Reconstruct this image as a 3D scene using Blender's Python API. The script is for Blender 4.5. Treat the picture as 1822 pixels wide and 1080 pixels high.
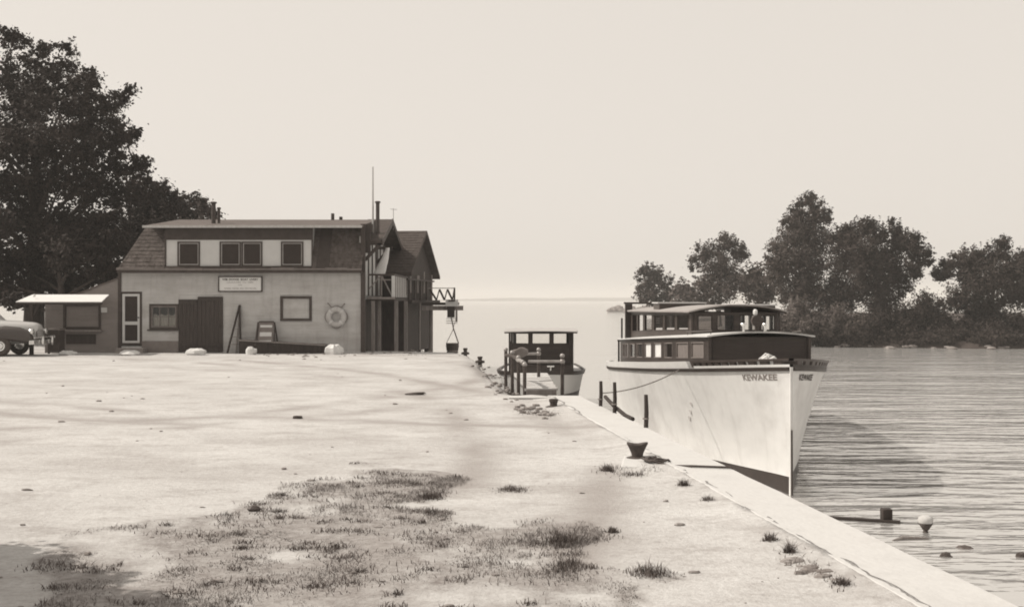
import bpy, math, random
import numpy as np
from mathutils import Vector

for o in list(bpy.data.objects):
    bpy.data.objects.remove(o)
SC = bpy.context.scene
COL = SC.collection
random.seed(7)
RNG = np.random.default_rng(11)
R = math.radians

# ------------------------------------------------------------------ camera
F = 2000.0            # focal length in photograph pixels (1822 wide)
EYE = 2.0             # eye height above the yard
HZ = 533.0            # horizon row
CX = 911.0
cam_d = bpy.data.cameras.new('camera')
cam_d.sensor_width = 36.0
cam_d.lens = 36.0 * F / 1822.0
cam_d.shift_y = -(540.0 - HZ) / 1822.0
cam_d.clip_start = 0.1
cam_d.clip_end = 12000
cam = bpy.data.objects.new('camera', cam_d)
cam.location = (0, 0, EYE)
cam.rotation_euler = (R(90), 0, 0)
COL.objects.link(cam)
SC.camera = cam

# ------------------------------------------------------------------ sky and sun
SUN_EL, SUN_BACK = 47.0, 7.0      # sun high on the left, a little beyond the boathouse line
sdir = Vector((-math.cos(R(SUN_EL)) * math.cos(R(SUN_BACK)), math.cos(R(SUN_EL)) * math.sin(R(SUN_BACK)), math.sin(R(SUN_EL))))
W = bpy.data.worlds.new('World')
SC.world = W
W.use_nodes = True
nt = W.node_tree
nt.nodes.clear()
sky = nt.nodes.new('ShaderNodeTexSky')
sky.sky_type = 'NISHITA'
sky.sun_disc = False
sky.sun_elevation = R(SUN_EL)
sky.sun_rotation = math.atan2(sdir.x, sdir.y) % (2 * math.pi)
sky.dust_density = 4.0
bw = nt.nodes.new('ShaderNodeRGBToBW')
pw = nt.nodes.new('ShaderNodeMath'); pw.operation = 'POWER'; pw.inputs[1].default_value = 0.10
mul = nt.nodes.new('ShaderNodeMath'); mul.operation = 'MULTIPLY'; mul.inputs[1].default_value = 7.2
tint = nt.nodes.new('ShaderNodeVectorMath'); tint.operation = 'SCALE'
tint.inputs[0].default_value = (1.0, 0.928, 0.845)
bg = nt.nodes.new('ShaderNodeBackground'); bg.inputs[1].default_value = 0.1
wo = nt.nodes.new('ShaderNodeOutputWorld')
nt.links.new(sky.outputs[0], bw.inputs[0])
nt.links.new(bw.outputs[0], pw.inputs[0])
nt.links.new(pw.outputs[0], mul.inputs[0])
nt.links.new(mul.outputs[0], tint.inputs['Scale'])
nt.links.new(tint.outputs[0], bg.inputs[0])
nt.links.new(bg.outputs[0], wo.inputs[0])

sun_d = bpy.data.lights.new('sun', 'SUN')
sun_d.energy = 4.6
sun_d.angle = R(0.6)
sun_d.color = (1.0, 0.93, 0.84)
sun = bpy.data.objects.new('sun', sun_d)
sun.rotation_euler = sdir.to_track_quat('Z', 'Y').to_euler()
sun.location = (-30, 20, 40)
COL.objects.link(sun)

vs = SC.view_settings
vs.view_transform = 'Standard'
vs.look = 'None'
vs.exposure = 0.0
vs.gamma = 1.0
vs.use_curve_mapping = False
SC.cycles.use_denoising = True
SC.cycles.max_bounces = 6
SC.cycles.transparent_max_bounces = 16
SC.cycles.volume_bounces = 1
SC.cycles.sample_clamp_indirect = 4.0
SC.cycles.pixel_filter_type = 'BLACKMAN_HARRIS'
SC.cycles.filter_width = 1.9      # the soft lens of the old print

WATER = -1.3

# ------------------------------------------------------------------ helpers
def px(x, y, d):
    """point seen at photograph pixel (x, y) at depth d"""
    return Vector(((x - CX) / F * d, d, EYE - (y - HZ) / F * d))

def lat(x, d):
    return (x - CX) / F * d

def zz(y, d):
    return EYE - (y - HZ) / F * d

def col(v):
    """neutral material colour of value v; dark things of the print are browner"""
    t = min(1.0, max(0.0, (v - 0.04) / 0.42)) ** 0.6
    return (v, v * (0.76 + 0.23 * t), v * (0.66 + 0.31 * t), 1.0)

def hsh(ix, iy, s):
    n = (ix * 374761393 + iy * 668265263 + s * 982451653) & 0xffffffff
    n = ((n ^ (n >> 13)) * 1274126177) & 0xffffffff
    return ((n ^ (n >> 16)) & 0xffff) / 65535.0

def vnoise(x, y, s=0):
    x = np.asarray(x, float); y = np.asarray(y, float)
    ix = np.floor(x).astype(np.int64); iy = np.floor(y).astype(np.int64)
    fx = x - ix; fy = y - iy
    fx = fx * fx * (3 - 2 * fx); fy = fy * fy * (3 - 2 * fy)
    a = hsh(ix, iy, s); b = hsh(ix + 1, iy, s); c = hsh(ix, iy + 1, s); d = hsh(ix + 1, iy + 1, s)
    return (a * (1 - fx) + b * fx) * (1 - fy) + (c * (1 - fx) + d * fx) * fy

def fbm(x, y, s=0, o=4):
    t = 0; a = 0.5; f = 1.0
    for k in range(o):
        t = t + a * vnoise(np.asarray(x) * f, np.asarray(y) * f, s + k); a *= 0.5; f *= 2.07
    return t

def mat(name, v, rough=0.75, var=0.25, scale=3.0, bump=0.0, bscale=None, stretch=(1, 1, 1), spec=0.3, metallic=0.0,
        dirt=0.0, dscale=0.7, streak=0.0):
    """procedural painted / wooden / stone surface of mean value v with mottling var"""
    m = bpy.data.materials.new(name)
    m.use_nodes = True
    t = m.node_tree
    p = t.nodes['Principled BSDF']
    p.inputs['Roughness'].default_value = rough
    p.inputs['Specular IOR Level'].default_value = spec
    p.inputs['Metallic'].default_value = metallic
    tc = t.nodes.new('ShaderNodeTexCoord')
    mp = t.nodes.new('ShaderNodeMapping')
    mp.inputs['Scale'].default_value = stretch
    geo = t.nodes.new('ShaderNodeNewGeometry')
    t.links.new(geo.outputs['Position'], mp.inputs[0])
    n1 = t.nodes.new('ShaderNodeTexNoise')
    n1.inputs['Scale'].default_value = scale
    n1.inputs['Detail'].default_value = 6
    n1.inputs['Roughness'].default_value = 0.65
    t.links.new(mp.outputs[0], n1.inputs['Vector'])
    rp = t.nodes.new('ShaderNodeValToRGB')
    rp.color_ramp.elements[0].position = 0.28
    rp.color_ramp.elements[1].position = 0.72
    rp.color_ramp.elements[0].color = col(v * (1 - var))
    rp.color_ramp.elements[1].color = col(min(0.9, v * (1 + var)))
    t.links.new(n1.outputs[0], rp.inputs[0])
    out = rp.outputs[0]
    if dirt > 0:
        n2 = t.nodes.new('ShaderNodeTexNoise')
        n2.inputs['Scale'].default_value = dscale
        n2.inputs['Detail'].default_value = 8
        n2.inputs['Roughness'].default_value = 0.7
        t.links.new(geo.outputs['Position'], n2.inputs['Vector'])
        r2 = t.nodes.new('ShaderNodeValToRGB')
        r2.color_ramp.elements[0].position = 0.5
        r2.color_ramp.elements[1].position = 0.75
        r2.color_ramp.elements[0].color = (0, 0, 0, 1)
        r2.color_ramp.elements[1].color = (dirt, dirt, dirt, 1)
        t.links.new(n2.outputs[0], r2.inputs[0])
        mx = t.nodes.new('ShaderNodeMix'); mx.data_type = 'RGBA'
        t.links.new(r2.outputs[0], mx.inputs[0])
        t.links.new(out, mx.inputs[6])
        mx.inputs[7].default_value = col(v * 0.45)
        out = mx.outputs[2]
    if streak > 0:
        m4 = t.nodes.new('ShaderNodeMapping'); m4.inputs['Scale'].default_value = (1, 1, 0.09)
        t.links.new(geo.outputs['Position'], m4.inputs[0])
        n4 = t.nodes.new('ShaderNodeTexNoise'); n4.inputs['Scale'].default_value = 5.0; n4.inputs['Detail'].default_value = 7; n4.inputs['Roughness'].default_value = 0.75
        t.links.new(m4.outputs[0], n4.inputs['Vector'])
        r4 = t.nodes.new('ShaderNodeValToRGB'); r4.color_ramp.elements[0].position = 0.50; r4.color_ramp.elements[1].position = 0.72
        r4.color_ramp.elements[0].color = (0, 0, 0, 1); r4.color_ramp.elements[1].color = (streak, streak, streak, 1)
        t.links.new(n4.outputs[0], r4.inputs[0])
        x4 = t.nodes.new('ShaderNodeMix'); x4.data_type = 'RGBA'
        t.links.new(r4.outputs[0], x4.inputs[0]); t.links.new(out, x4.inputs[6]); x4.inputs[7].default_value = col(v * 0.5)
        out = x4.outputs[2]
    t.links.new(out, p.inputs['Base Color'])
    if bump > 0:
        n3 = t.nodes.new('ShaderNodeTexNoise')
        n3.inputs['Scale'].default_value = bscale or scale * 4
        n3.inputs['Detail'].default_value = 5
        t.links.new(mp.outputs[0], n3.inputs['Vector'])
        b = t.nodes.new('ShaderNodeBump')
        b.inputs['Strength'].default_value = bump
        b.inputs['Distance'].default_value = 0.02
        t.links.new(n3.outputs[0], b.inputs['Height'])
        t.links.new(b.outputs[0], p.inputs['Normal'])
    return m

M = {}
def defmats():
    M['siding'] = mat('siding_paint', 0.44, 0.7, 0.14, 2.0, 0.25, 30, (0.3, 1, 1.5), dirt=0.45, dscale=0.8, streak=0.4)
    M['shed_siding'] = mat('shed_siding', 0.21, 0.8, 0.16, 2.0, 0.25, 30, (0.3, 1, 1.5), dirt=0.4)
    M['panel_light'] = mat('light_panel_paint', 0.52, 0.7, 0.08, 2.0, dirt=0.15)
    M['trim_dark'] = mat('dark_trim_paint', 0.05, 0.65, 0.25, 4)
    M['trim_mid'] = mat('mid_trim_paint', 0.16, 0.65, 0.25, 4)
    M['door_dark'] = mat('dark_door_boards', 0.043, 0.7, 0.35, 5, 0.4, 12, (4, 4, 0.4))
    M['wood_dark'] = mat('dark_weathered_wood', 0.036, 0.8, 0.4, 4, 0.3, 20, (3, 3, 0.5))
    M['wood_mid'] = mat('grey_weathered_wood', 0.2, 0.8, 0.3, 4, 0.3, 20, (3, 3, 0.5))
    M['wood_light'] = mat('pale_weathered_wood', 0.42, 0.8, 0.2, 3, 0.3, 20, (3, 1, 1))
    M['shingle'] = mat('roof_shingle', 0.095, 0.9, 0.55, 5.0, 0.3, 30)
    M['shingle_dark'] = mat('dark_roof_shingle', 0.055, 0.9, 0.35, 4.0, 0.3, 30)
    M['roof_grey'] = mat('grey_roll_roofing', 0.10, 0.9, 0.25, 2.5)
    M['white'] = mat('white_paint', 0.64, 0.55, 0.06, 3, dirt=0.1)
    M['hull_white'] = mat('hull_white_paint', 0.62, 0.45, 0.07, 1.4, 0.10, 2.0, (1, 1, 2), dirt=0.55, dscale=0.45, streak=0.26)
    M['launch_white'] = mat('launch_white_paint', 0.58, 0.5, 0.05, 1.6, dirt=0.2)
    M['boot'] = mat('dark_boot_topping', 0.036, 0.5, 0.3, 3)
    M['varnish'] = mat('dark_varnished_wood', 0.058, 0.4, 0.3, 4, stretch=(0.5, 0.5, 4))
    M['varnish2'] = mat('darker_varnished_wood', 0.038, 0.45, 0.3, 4, stretch=(0.5, 0.5, 4))
    M['canvas'] = mat('pale_canvas_deck', 0.52, 0.8, 0.07, 3, dirt=0.15)
    M['concrete'] = mat('pale_concrete', 0.49, 0.9, 0.12, 1.6, 0.35, 18, dirt=0.4, dscale=1.6)
    M['concrete_grey'] = mat('grey_concrete', 0.36, 0.9, 0.15, 2, 0.3, 20)
    M['iron'] = mat('rusty_iron', 0.055, 0.6, 0.4, 8, 0.3)
    M['iron_mid'] = mat('galvanised_pipe', 0.3, 0.5, 0.25, 6, metallic=0.3)
    M['rope'] = mat('hemp_rope', 0.2, 0.9, 0.3, 30)
    M['rope_white'] = mat('white_cotton_rope', 0.6, 0.9, 0.2, 20)
    M['rock'] = mat('whitewashed_stone', 0.56, 0.9, 0.12, 5, 0.5, 9, dirt=0.25, dscale=3)
    M['rock_grey'] = mat('grey_stone', 0.22, 0.9, 0.3, 3, 0.5, 9)
    M['rock_dark'] = mat('dark_wet_stone', 0.07, 0.6, 0.3, 5, 0.5, 9)
    M['bark'] = mat('bark', 0.06, 0.9, 0.35, 4, 0.6, 10, (3, 3, 0.6))
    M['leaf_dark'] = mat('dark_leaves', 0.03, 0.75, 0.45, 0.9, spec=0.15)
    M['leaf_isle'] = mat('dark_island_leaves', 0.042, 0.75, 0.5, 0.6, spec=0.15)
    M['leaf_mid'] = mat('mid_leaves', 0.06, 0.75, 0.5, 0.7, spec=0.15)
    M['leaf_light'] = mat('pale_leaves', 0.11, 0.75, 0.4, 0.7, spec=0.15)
    M['grass'] = mat('dry_grass', 0.22, 0.8, 0.5, 3.0, spec=0.1)
    M['grass_dark'] = mat('rank_grass', 0.11, 0.8, 0.4, 4.0, spec=0.1)
    M['black'] = mat('black_paint', 0.045, 0.4, 0.2, 5)
    M['car_sky_sheen'] = mat('car_enamel_sky_sheen', 0.42, 0.2, 0.06, 2, spec=0.8)  # pale tone stands for sky reflected in dark glossy bodywork
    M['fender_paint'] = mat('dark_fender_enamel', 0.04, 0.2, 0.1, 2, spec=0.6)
    M['roof_canvas'] = mat('dull_roof_canvas', 0.30, 0.85, 0.12, 3, dirt=0.3)
    M['chrome'] = mat('worn_chrome', 0.72, 0.18, 0.08, 6, metallic=0.9)
    M['tyre'] = mat('tyre_rubber', 0.06, 0.85, 0.2, 10)
    M['curtain'] = mat('pale_curtain', 0.6, 0.9, 0.15, 6, stretch=(6, 1, 0.3))
    M['ink'] = mat('black_lettering', 0.045, 0.7, 0.2, 20)
    M['ink_grey'] = mat('faded_lettering', 0.2, 0.7, 0.3, 14)
    M['shore'] = mat('island_earth', 0.05, 0.95, 0.4, 0.8, 0.4, 4)
    M['far'] = mat('distant_woodland', 0.07, 0.95, 0.3, 0.05)
    # window glass: clear sheet with a mirror share
    g = bpy.data.materials.new('window_glass'); g.use_nodes = True
    t = g.node_tree; t.nodes.clear()
    tr = t.nodes.new('ShaderNodeBsdfTransparent'); tr.inputs[0].default_value = (0.9, 0.89, 0.87, 1)
    gl = t.nodes.new('ShaderNodeBsdfGlossy'); gl.inputs['Roughness'].default_value = 0.03
    gl.inputs['Color'].default_value = (0.9, 0.9, 0.9, 1)
    lw = t.nodes.new('ShaderNodeFresnel'); lw.inputs[0].default_value = 1.45
    mx = t.nodes.new('ShaderNodeMixShader')
    oo = t.nodes.new('ShaderNodeOutputMaterial')
    t.links.new(lw.outputs[0], mx.inputs[0]); t.links.new(tr.outputs[0], mx.inputs[1]); t.links.new(gl.outputs[0], mx.inputs[2])
    t.links.new(mx.outputs[0], oo.inputs[0])
    M['glass'] = g
    # dark insect screen / unlit glass
    M['screen'] = mat('dark_window_screen', 0.035, 0.6, 0.2, 3, spec=0.15)
    M['dim_curtain'] = mat('dim_curtain', 0.15, 0.8, 0.35, 5, stretch=(5, 5, 0.6))
defmats()

def mesh_arrays(name, V, faces):
    """faces: (n,k) array of indices"""
    me = bpy.data.meshes.new(name)
    V = np.asarray(V, np.float32); faces = np.asarray(faces, np.int32)
    n, k = faces.shape
    me.vertices.add(len(V)); me.vertices.foreach_set('co', V.ravel())
    me.loops.add(n * k); me.loops.foreach_set('vertex_index', faces.ravel())
    me.polygons.add(n)
    me.polygons.foreach_set('loop_start', np.arange(0, n * k, k, dtype=np.int32))
    me.polygons.foreach_set('loop_total', np.full(n, k, np.int32))
    me.update(calc_edges=True)
    me.validate()
    return me

def root_of(o):
    while o.parent is not None:
        o = o.parent
    return o

class MB:
    """collects shapes given in world coordinates"""
    def __init__(s):
        s.v = []; s.f = []
    def add(s, vs_, fs_):
        b = len(s.v)
        s.v += [tuple(p) for p in vs_]
        s.f += [tuple(i + b for i in f) for f in fs_]
        return s
    def box(s, x0, x1, y0, y1, z0, z1):
        return s.add([(x0, y0, z0), (x1, y0, z0), (x1, y1, z0), (x0, y1, z0), (x0, y0, z1), (x1, y0, z1), (x1, y1, z1), (x0, y1, z1)],
                     [(0, 3, 2, 1), (4, 5, 6, 7), (0, 1, 5, 4), (1, 2, 6, 5), (2, 3, 7, 6), (3, 0, 4, 7)])
    def hexa(s, p):
        return s.add(p, [(0, 3, 2, 1), (4, 5, 6, 7), (0, 1, 5, 4), (1, 2, 6, 5), (2, 3, 7, 6), (3, 0, 4, 7)])
    def bar(s, a, b, w, h=None, up=(0, 0, 1)):
        """square bar from a to b"""
        a = Vector(a); b = Vector(b); h = h or w
        d = (b - a).normalized(); u = Vector(up)
        if abs(d.dot(u)) > 0.98:
            u = Vector((0, 1, 0))
        sx = d.cross(u).normalized() * w / 2; sy = sx.cross(d).normalized() * h / 2
        return s.hexa([a - sx - sy, a + sx - sy, b + sx - sy, b - sx - sy, a - sx + sy, a + sx + sy, b + sx + sy, b - sx + sy])
    def tube(s, pts, rad, n=8, cap=True):
        pts = [Vector(p) for p in pts]
        if not hasattr(rad, '__len__'):
            rad = [rad] * len(pts)
        rings = []
        ref = None
        for i, p in enumerate(pts):
            d = (pts[min(i + 1, len(pts) - 1)] - pts[max(i - 1, 0)]).normalized()
            if ref is None:
                ref = Vector((1, 0, 0)) if abs(d.x) < 0.8 else Vector((0, 1, 0))
            a = (ref - d * ref.dot(d)).normalized(); b = d.cross(a); ref = a
            rings.append([p + (a * math.cos(2 * math.pi * k / n) + b * math.sin(2 * math.pi * k / n)) * rad[i] for k in range(n)])
        vs_ = [v for r in rings for v in r]
        fs_ = [(i * n + k, i * n + (k + 1) % n, (i + 1) * n + (k + 1) % n, (i + 1) * n + k) for i in range(len(pts) - 1) for k in range(n)]
        if cap:
            fs_ += [tuple(range(n - 1, -1, -1)), tuple((len(pts) - 1) * n + k for k in range(n))]
        return s.add(vs_, fs_)
    def lathe(s, c, prof, n=20, axis='z'):
        c = Vector(c); vs_ = []
        for (r, h) in prof:
            for k in range(n):
                a = 2 * math.pi * k / n
                x, y = r * math.cos(a), r * math.sin(a)
                vs_.append(c + (Vector((x, y, h)) if axis == 'z' else Vector((x, h, y)) if axis == 'y' else Vector((h, x, y))))
        m = len(prof)
        fs_ = [(i * n + k, i * n + (k + 1) % n, (i + 1) * n + (k + 1) % n, (i + 1) * n + k) for i in range(m - 1) for k in range(n)]
        fs_ += [tuple(range(n - 1, -1, -1)), tuple((m - 1) * n + k for k in range(n))]
        return s.add(vs_, fs_)
    def prism(s, poly, ax, a0, a1):
        """poly of 2D points extruded along axis ax from a0 to a1 (x: poly=(y,z), y: poly=(x,z), z: poly=(x,y))"""
        n = len(poly)
        def P(p, a):
            return (a, p[0], p[1]) if ax == 'x' else (p[0], a, p[1]) if ax == 'y' else (p[0], p[1], a)
        vs_ = [P(p, a0) for p in poly] + [P(p, a1) for p in poly]
        fs_ = [tuple(range(n - 1, -1, -1)), tuple(range(n, 2 * n))] + [(k, (k + 1) % n, n + (k + 1) % n, n + k) for k in range(n)]
        return s.add(vs_, fs_)
    def torus(s, c, R_, r, n=32, m=12, axis='y', sq=1.0):
        vs_ = []; c = Vector(c)
        for i in range(n):
            a = 2 * math.pi * i / n
            for j in range(m):
                b = 2 * math.pi * j / m
                q = R_ + r * math.cos(b); h = r * sq * math.sin(b)
                vs_.append(c + (Vector((q * math.cos(a), h, q * math.sin(a))) if axis == 'y' else Vector((q * math.cos(a), q * math.sin(a), h))))
        return s.add(vs_, [(i * m + j, ((i + 1) % n) * m + j, ((i + 1) % n) * m + (j + 1) % m, i * m + (j + 1) % m) for i in range(n) for j in range(m)])
    def blob(s, c, rx, ry, rz, n=10, jit=0.18, seed=0, flat=None):
        """rough stone"""
        rr = random.Random(seed); c = Vector(c); vs_ = []
        m = max(4, n // 2)
        for i in range(m + 1):
            th = math.pi * i / m
            for k in range(n):
                ph = 2 * math.pi * k / n
                q = 1 + jit * (rr.random() * 2 - 1)
                if i in (0, m): q = 1
                z = math.cos(th) * rz * q
                vs_.append(c + Vector((rx * math.sin(th) * math.cos(ph) * q, ry * math.sin(th) * math.sin(ph) * q, z)))
        return s.add(vs_, [(i * n + k, (i + 1) * n + k, (i + 1) * n + (k + 1) % n, i * n + (k + 1) % n) for i in range(m) for k in range(n)])
    def loft(s, secs, closed=True, caps=True):
        n = len(secs[0]); vs_ = [p for q in secs for p in q]
        rng = range(n) if closed else range(n - 1)
        fs_ = [(i * n + k, i * n + (k + 1) % n, (i + 1) * n + (k + 1) % n, (i + 1) * n + k) for i in range(len(secs) - 1) for k in rng]
        if caps and closed:
            fs_ += [tuple(range(n - 1, -1, -1)), tuple((len(secs) - 1) * n + k for k in range(n))]
        return s.add(vs_, fs_)
    def build(s, name, material, parent=None, smooth=False, bevel=0.0, recalc=True):
        me = bpy.data.meshes.new(name)
        off = root_of(parent).location if parent is not None else Vector((0, 0, 0))
        me.from_pydata([(v[0] - off[0], v[1] - off[1], v[2] - off[2]) for v in s.v], [], s.f)
        me.update()
        if recalc:
            import bmesh
            b = bmesh.new(); b.from_mesh(me)
            bmesh.ops.recalc_face_normals(b, faces=b.faces)
            b.to_mesh(me); b.free()
        me.materials.append(M[material] if isinstance(material, str) else material)
        o = bpy.data.objects.new(name, me)
        COL.objects.link(o)
        if parent is not None:
            o.parent = parent
        if smooth:
            me.polygons.foreach_set('use_smooth', [True] * len(me.polygons))
        if bevel:
            md = o.modifiers.new('edge', 'BEVEL'); md.width = bevel; md.segments = 2; md.limit_method = 'ANGLE'
        return o

def tag(o, label, cat, group=None):
    o['label'] = label; o['category'] = cat
    if group: o['group'] = group
    return o

def thing(name, label, cat, loc, group=None):
    o = bpy.data.objects.new(name, None)
    o.location = loc; o.empty_display_size = 0.2
    COL.objects.link(o)
    return tag(o, label, cat, group)

def structure(o, label=None):
    o['kind'] = 'structure'
    if label: o['label'] = label
    return o

def stuff(o):
    o['kind'] = 'stuff'
    return o

def text_mesh(body, size=1.0, bold=0.0):
    cu = bpy.data.curves.new('lettering', 'FONT')
    cu.body = body; cu.size = size; cu.align_x = 'CENTER'; cu.align_y = 'CENTER'
    cu.offset = bold; cu.resolution_u = 3
    ob = bpy.data.objects.new('lettering_source', cu)
    COL.objects.link(ob)
    dg = bpy.context.evaluated_depsgraph_get()
    me = ob.evaluated_get(dg).to_mesh()
    v = [tuple(p.co) for p in me.vertices]; f = [tuple(p.vertices) for p in me.polygons]
    ob.evaluated_get(dg).to_mesh_clear()
    bpy.data.objects.remove(ob); bpy.data.curves.remove(cu)
    return v, f

def wall_cells(mb, P, N, th, openings, nu=1):
    """thick wall over the unit square: P(u,v)->point, N(u,v)->outward normal, openings in (u0,u1,v0,v1)"""
    us = sorted(set([0.0, 1.0] + [k / nu for k in range(nu + 1)] + [q for o in openings for q in o[:2]]))
    vs_ = sorted(set([0.0, 1.0] + [q for o in openings for q in o[2:4]]))
    for i in range(len(us) - 1):
        run = None
        for j in range(len(vs_) - 1):
            cu, cv = (us[i] + us[i + 1]) / 2, (vs_[j] + vs_[j + 1]) / 2
            inside = any(o[0] < cu < o[1] and o[2] < cv < o[3] for o in openings)
            if inside: continue
            c = [(us[i], vs_[j]), (us[i + 1], vs_[j]), (us[i + 1], vs_[j + 1]), (us[i], vs_[j + 1])]
            fr = [P(*q) for q in c]; bk = [P(*q) - N(*q) * th for q in c]
            mb.hexa([fr[0], fr[1], bk[1], bk[0], fr[3], fr[2], bk[2], bk[3]])
    return mb

# ================================================================== THE SETTING
# ---- water: one sheet to the horizon
def water_material():
    m = bpy.data.materials.new('lake_water'); m.use_nodes = True
    t = m.node_tree; t.nodes.clear()
    gl = t.nodes.new('ShaderNodeBsdfGlossy'); gl.inputs['Color'].default_value = (0.93, 0.92, 0.9, 1); gl.inputs['Roughness'].default_value = 0.09
    df = t.nodes.new('ShaderNodeBsdfDiffuse'); df.inputs['Color'].default_value = col(0.42)
    mxs = t.nodes.new('ShaderNodeMixShader'); wout = t.nodes.new('ShaderNodeOutputMaterial')
    lwt = t.nodes.new('ShaderNodeLayerWeight'); lwt.inputs['Blend'].default_value = 0.66
    fm = t.nodes.new('ShaderNodeMath'); fm.operation = 'MULTIPLY'; fm.inputs[1].default_value = 0.74
    t.links.new(lwt.outputs['Facing'], fm.inputs[0]); t.links.new(fm.outputs[0], mxs.inputs[0])
    t.links.new(df.outputs[0], mxs.inputs[1]); t.links.new(gl.outputs[0], mxs.inputs[2]); t.links.new(mxs.outputs[0], wout.inputs[0])
    geo = t.nodes.new('ShaderNodeNewGeometry')
    def layer(scale, stretch, rot, det=2.0):
        mp = t.nodes.new('ShaderNodeMapping'); mp.inputs['Scale'].default_value = stretch
        mp.inputs['Rotation'].default_value = (0, 0, rot)
        t.links.new(geo.outputs['Position'], mp.inputs[0])
        n = t.nodes.new('ShaderNodeTexNoise'); n.inputs['Scale'].default_value = scale; n.inputs['Detail'].default_value = det
        n.inputs['Roughness'].default_value = 0.5
        t.links.new(mp.outputs[0], n.inputs['Vector'])
        return n.outputs[0]
    a = layer(2.3, (0.30, 1, 1), R(5), 3.5)
    b = layer(0.4, (0.28, 1, 1), R(-6), 2.0)
    ad = t.nodes.new('ShaderNodeMath'); ad.operation = 'MULTIPLY_ADD'
    ad.inputs[1].default_value = 2.6
    t.links.new(b, ad.inputs[0]); t.links.new(a, ad.inputs[2])
    bp = t.nodes.new('ShaderNodeBump'); bp.inputs['Strength'].default_value = 1.0; bp.inputs['Distance'].default_value = 0.12
    t.links.new(ad.outputs[0], bp.inputs['Height'])
    t.links.new(bp.outputs[0], gl.inputs['Normal'])
    return m
M['water'] = water_material()
LIM = 3400.0
mb = MB()
rr_ = [0, 40, 120, 400, 1200, LIM]
mb.add([(-LIM, -60, WATER), (LIM, -60, WATER), (LIM, LIM, WATER), (-LIM, LIM, WATER)], [(0, 1, 2, 3)])
structure(mb.build('lake_water', 'water'), 'calm bright lake water with dark ripples')

# ---- lake bed under everything
mb = MB(); mb.add([(-LIM, -60, -4.5), (LIM, -60, -4.5), (LIM, LIM, -4.5), (-LIM, LIM, -4.5)], [(0, 1, 2, 3)])
structure(mb.build('lake_bed', 'shore'))

# ---- seawall line (plan): lateral offset of inner and outer edge at depth d
SW = -0.118
def wall_in(d): return SW * d + 3.44
def wall_out(d): return SW * d + 4.12
WALL_END = 23.0

shore_pts = [(-20, wall_in(-20) + 0.05), (22.6, wall_in(22.6) + 0.05), (23.4, 0.30), (24.5, -0.05), (26.5, -0.25), (28.8, -0.5), (33, -0.85), (36.7, -1.15),
             (41.2, -1.62), (42.4, -1.85), (43.0, -3.2), (43.8, -5.4), (46, -6.2), (60, -7.2), (64, -9.5), (66, -16), (67, -30)]
sy = np.array([p[0] for p in shore_pts]); sx = np.array([p[1] for p in shore_pts])
def shore_x(y): return np.interp(y, sy, sx)

# patch of rough grass in the foreground, in plan
def to_px(x, y):
    return CX + F * x / y, HZ + F * EYE / y
GP = [(95, 950), (210, 935), (330, 928), (430, 905), (500, 872), (560, 850), (650, 828), (740, 832), (830, 855), (800, 880), (730, 897), (650, 905), (760, 915),
      (900, 935), (990, 925), (1045, 935), (1050, 985), (1030, 1010), (1110, 1015), (1210, 1025), (1130, 1050), (1100, 1110), (1060, 1300), (300, 1300), (60, 1180), (90, 1060), (80, 1000)]
def in_poly(X, Y, poly):
    c = np.zeros(X.shape, bool); n = len(poly)
    for i in range(n):
        x0, y0 = poly[i]; x1, y1 = poly[(i + 1) % n]
        k = ((y0 > Y) != (y1 > Y)) & (X < (x1 - x0) * (Y - y0) / ((y1 - y0) or 1e-9) + x0)
        c ^= k
    return c
def grass_mask(x, y):
    x = np.asarray(x, float); y = np.asarray(y, float)
    yy = np.maximum(y, 4.5)
    X, Y = to_px(x, yy)
    X = X + 150 * (fbm(x * 1.3, y * 1.3, 31) - 0.47); Y = Y + 50 * (fbm(x * 1.1, y * 1.1, 35) - 0.47)
    m = in_poly(X, Y, GP).astype(float)
    n = fbm(x * 2.2, y * 1.6, 41)
    return m * np.clip((n - 0.25) / 0.22, 0, 1)

def ground_height(x, y):
    h = 0.05 * (fbm(np.asarray(x) * 0.35, np.asarray(y) * 0.35, 3) - 0.47) + 0.022 * (fbm(np.asarray(x) * 1.7, np.asarray(y) * 1.7, 9) - 0.47)
    return h

ys = np.concatenate([np.arange(-20, 4, 1.0), np.arange(4, 18, 0.1), np.arange(18, 30, 0.2), np.arange(30, 46, 0.35), np.arange(46, 67.01, 0.75)])
off = np.concatenate([np.arange(0, 10, 0.1), np.arange(10, 20, 0.25), np.arange(20, 40, 1.0), np.arange(40, 161, 20.0)])
Yg, Og = np.meshgrid(ys, off, indexing='ij')
jag = 0.22 * (fbm(Yg * 1.1, Yg * 0 + 3, 77) - 0.47) * (Yg > 23) + np.clip(0.16 * (fbm(Yg * 3.7, Yg * 0 + 5, 78) - 0.42), -.03, .08) * (Yg <= 23)
Xg = shore_x(Yg) + jag - Og
Zg = ground_height(Xg, Yg)
near_wall = np.clip(1 - Og / 0.5, 0, 1) * (Yg <= 23.2)
Zg = Zg * (1 - near_wall) + (0.044 + 0.012 * (fbm(Xg * 9, Yg * 9, 15) - .47)) * near_wall
edge = np.clip(1 - Og / 0.35, 0, 1) * (Yg > 23.2)
Zg = Zg - 0.10 * edge
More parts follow.
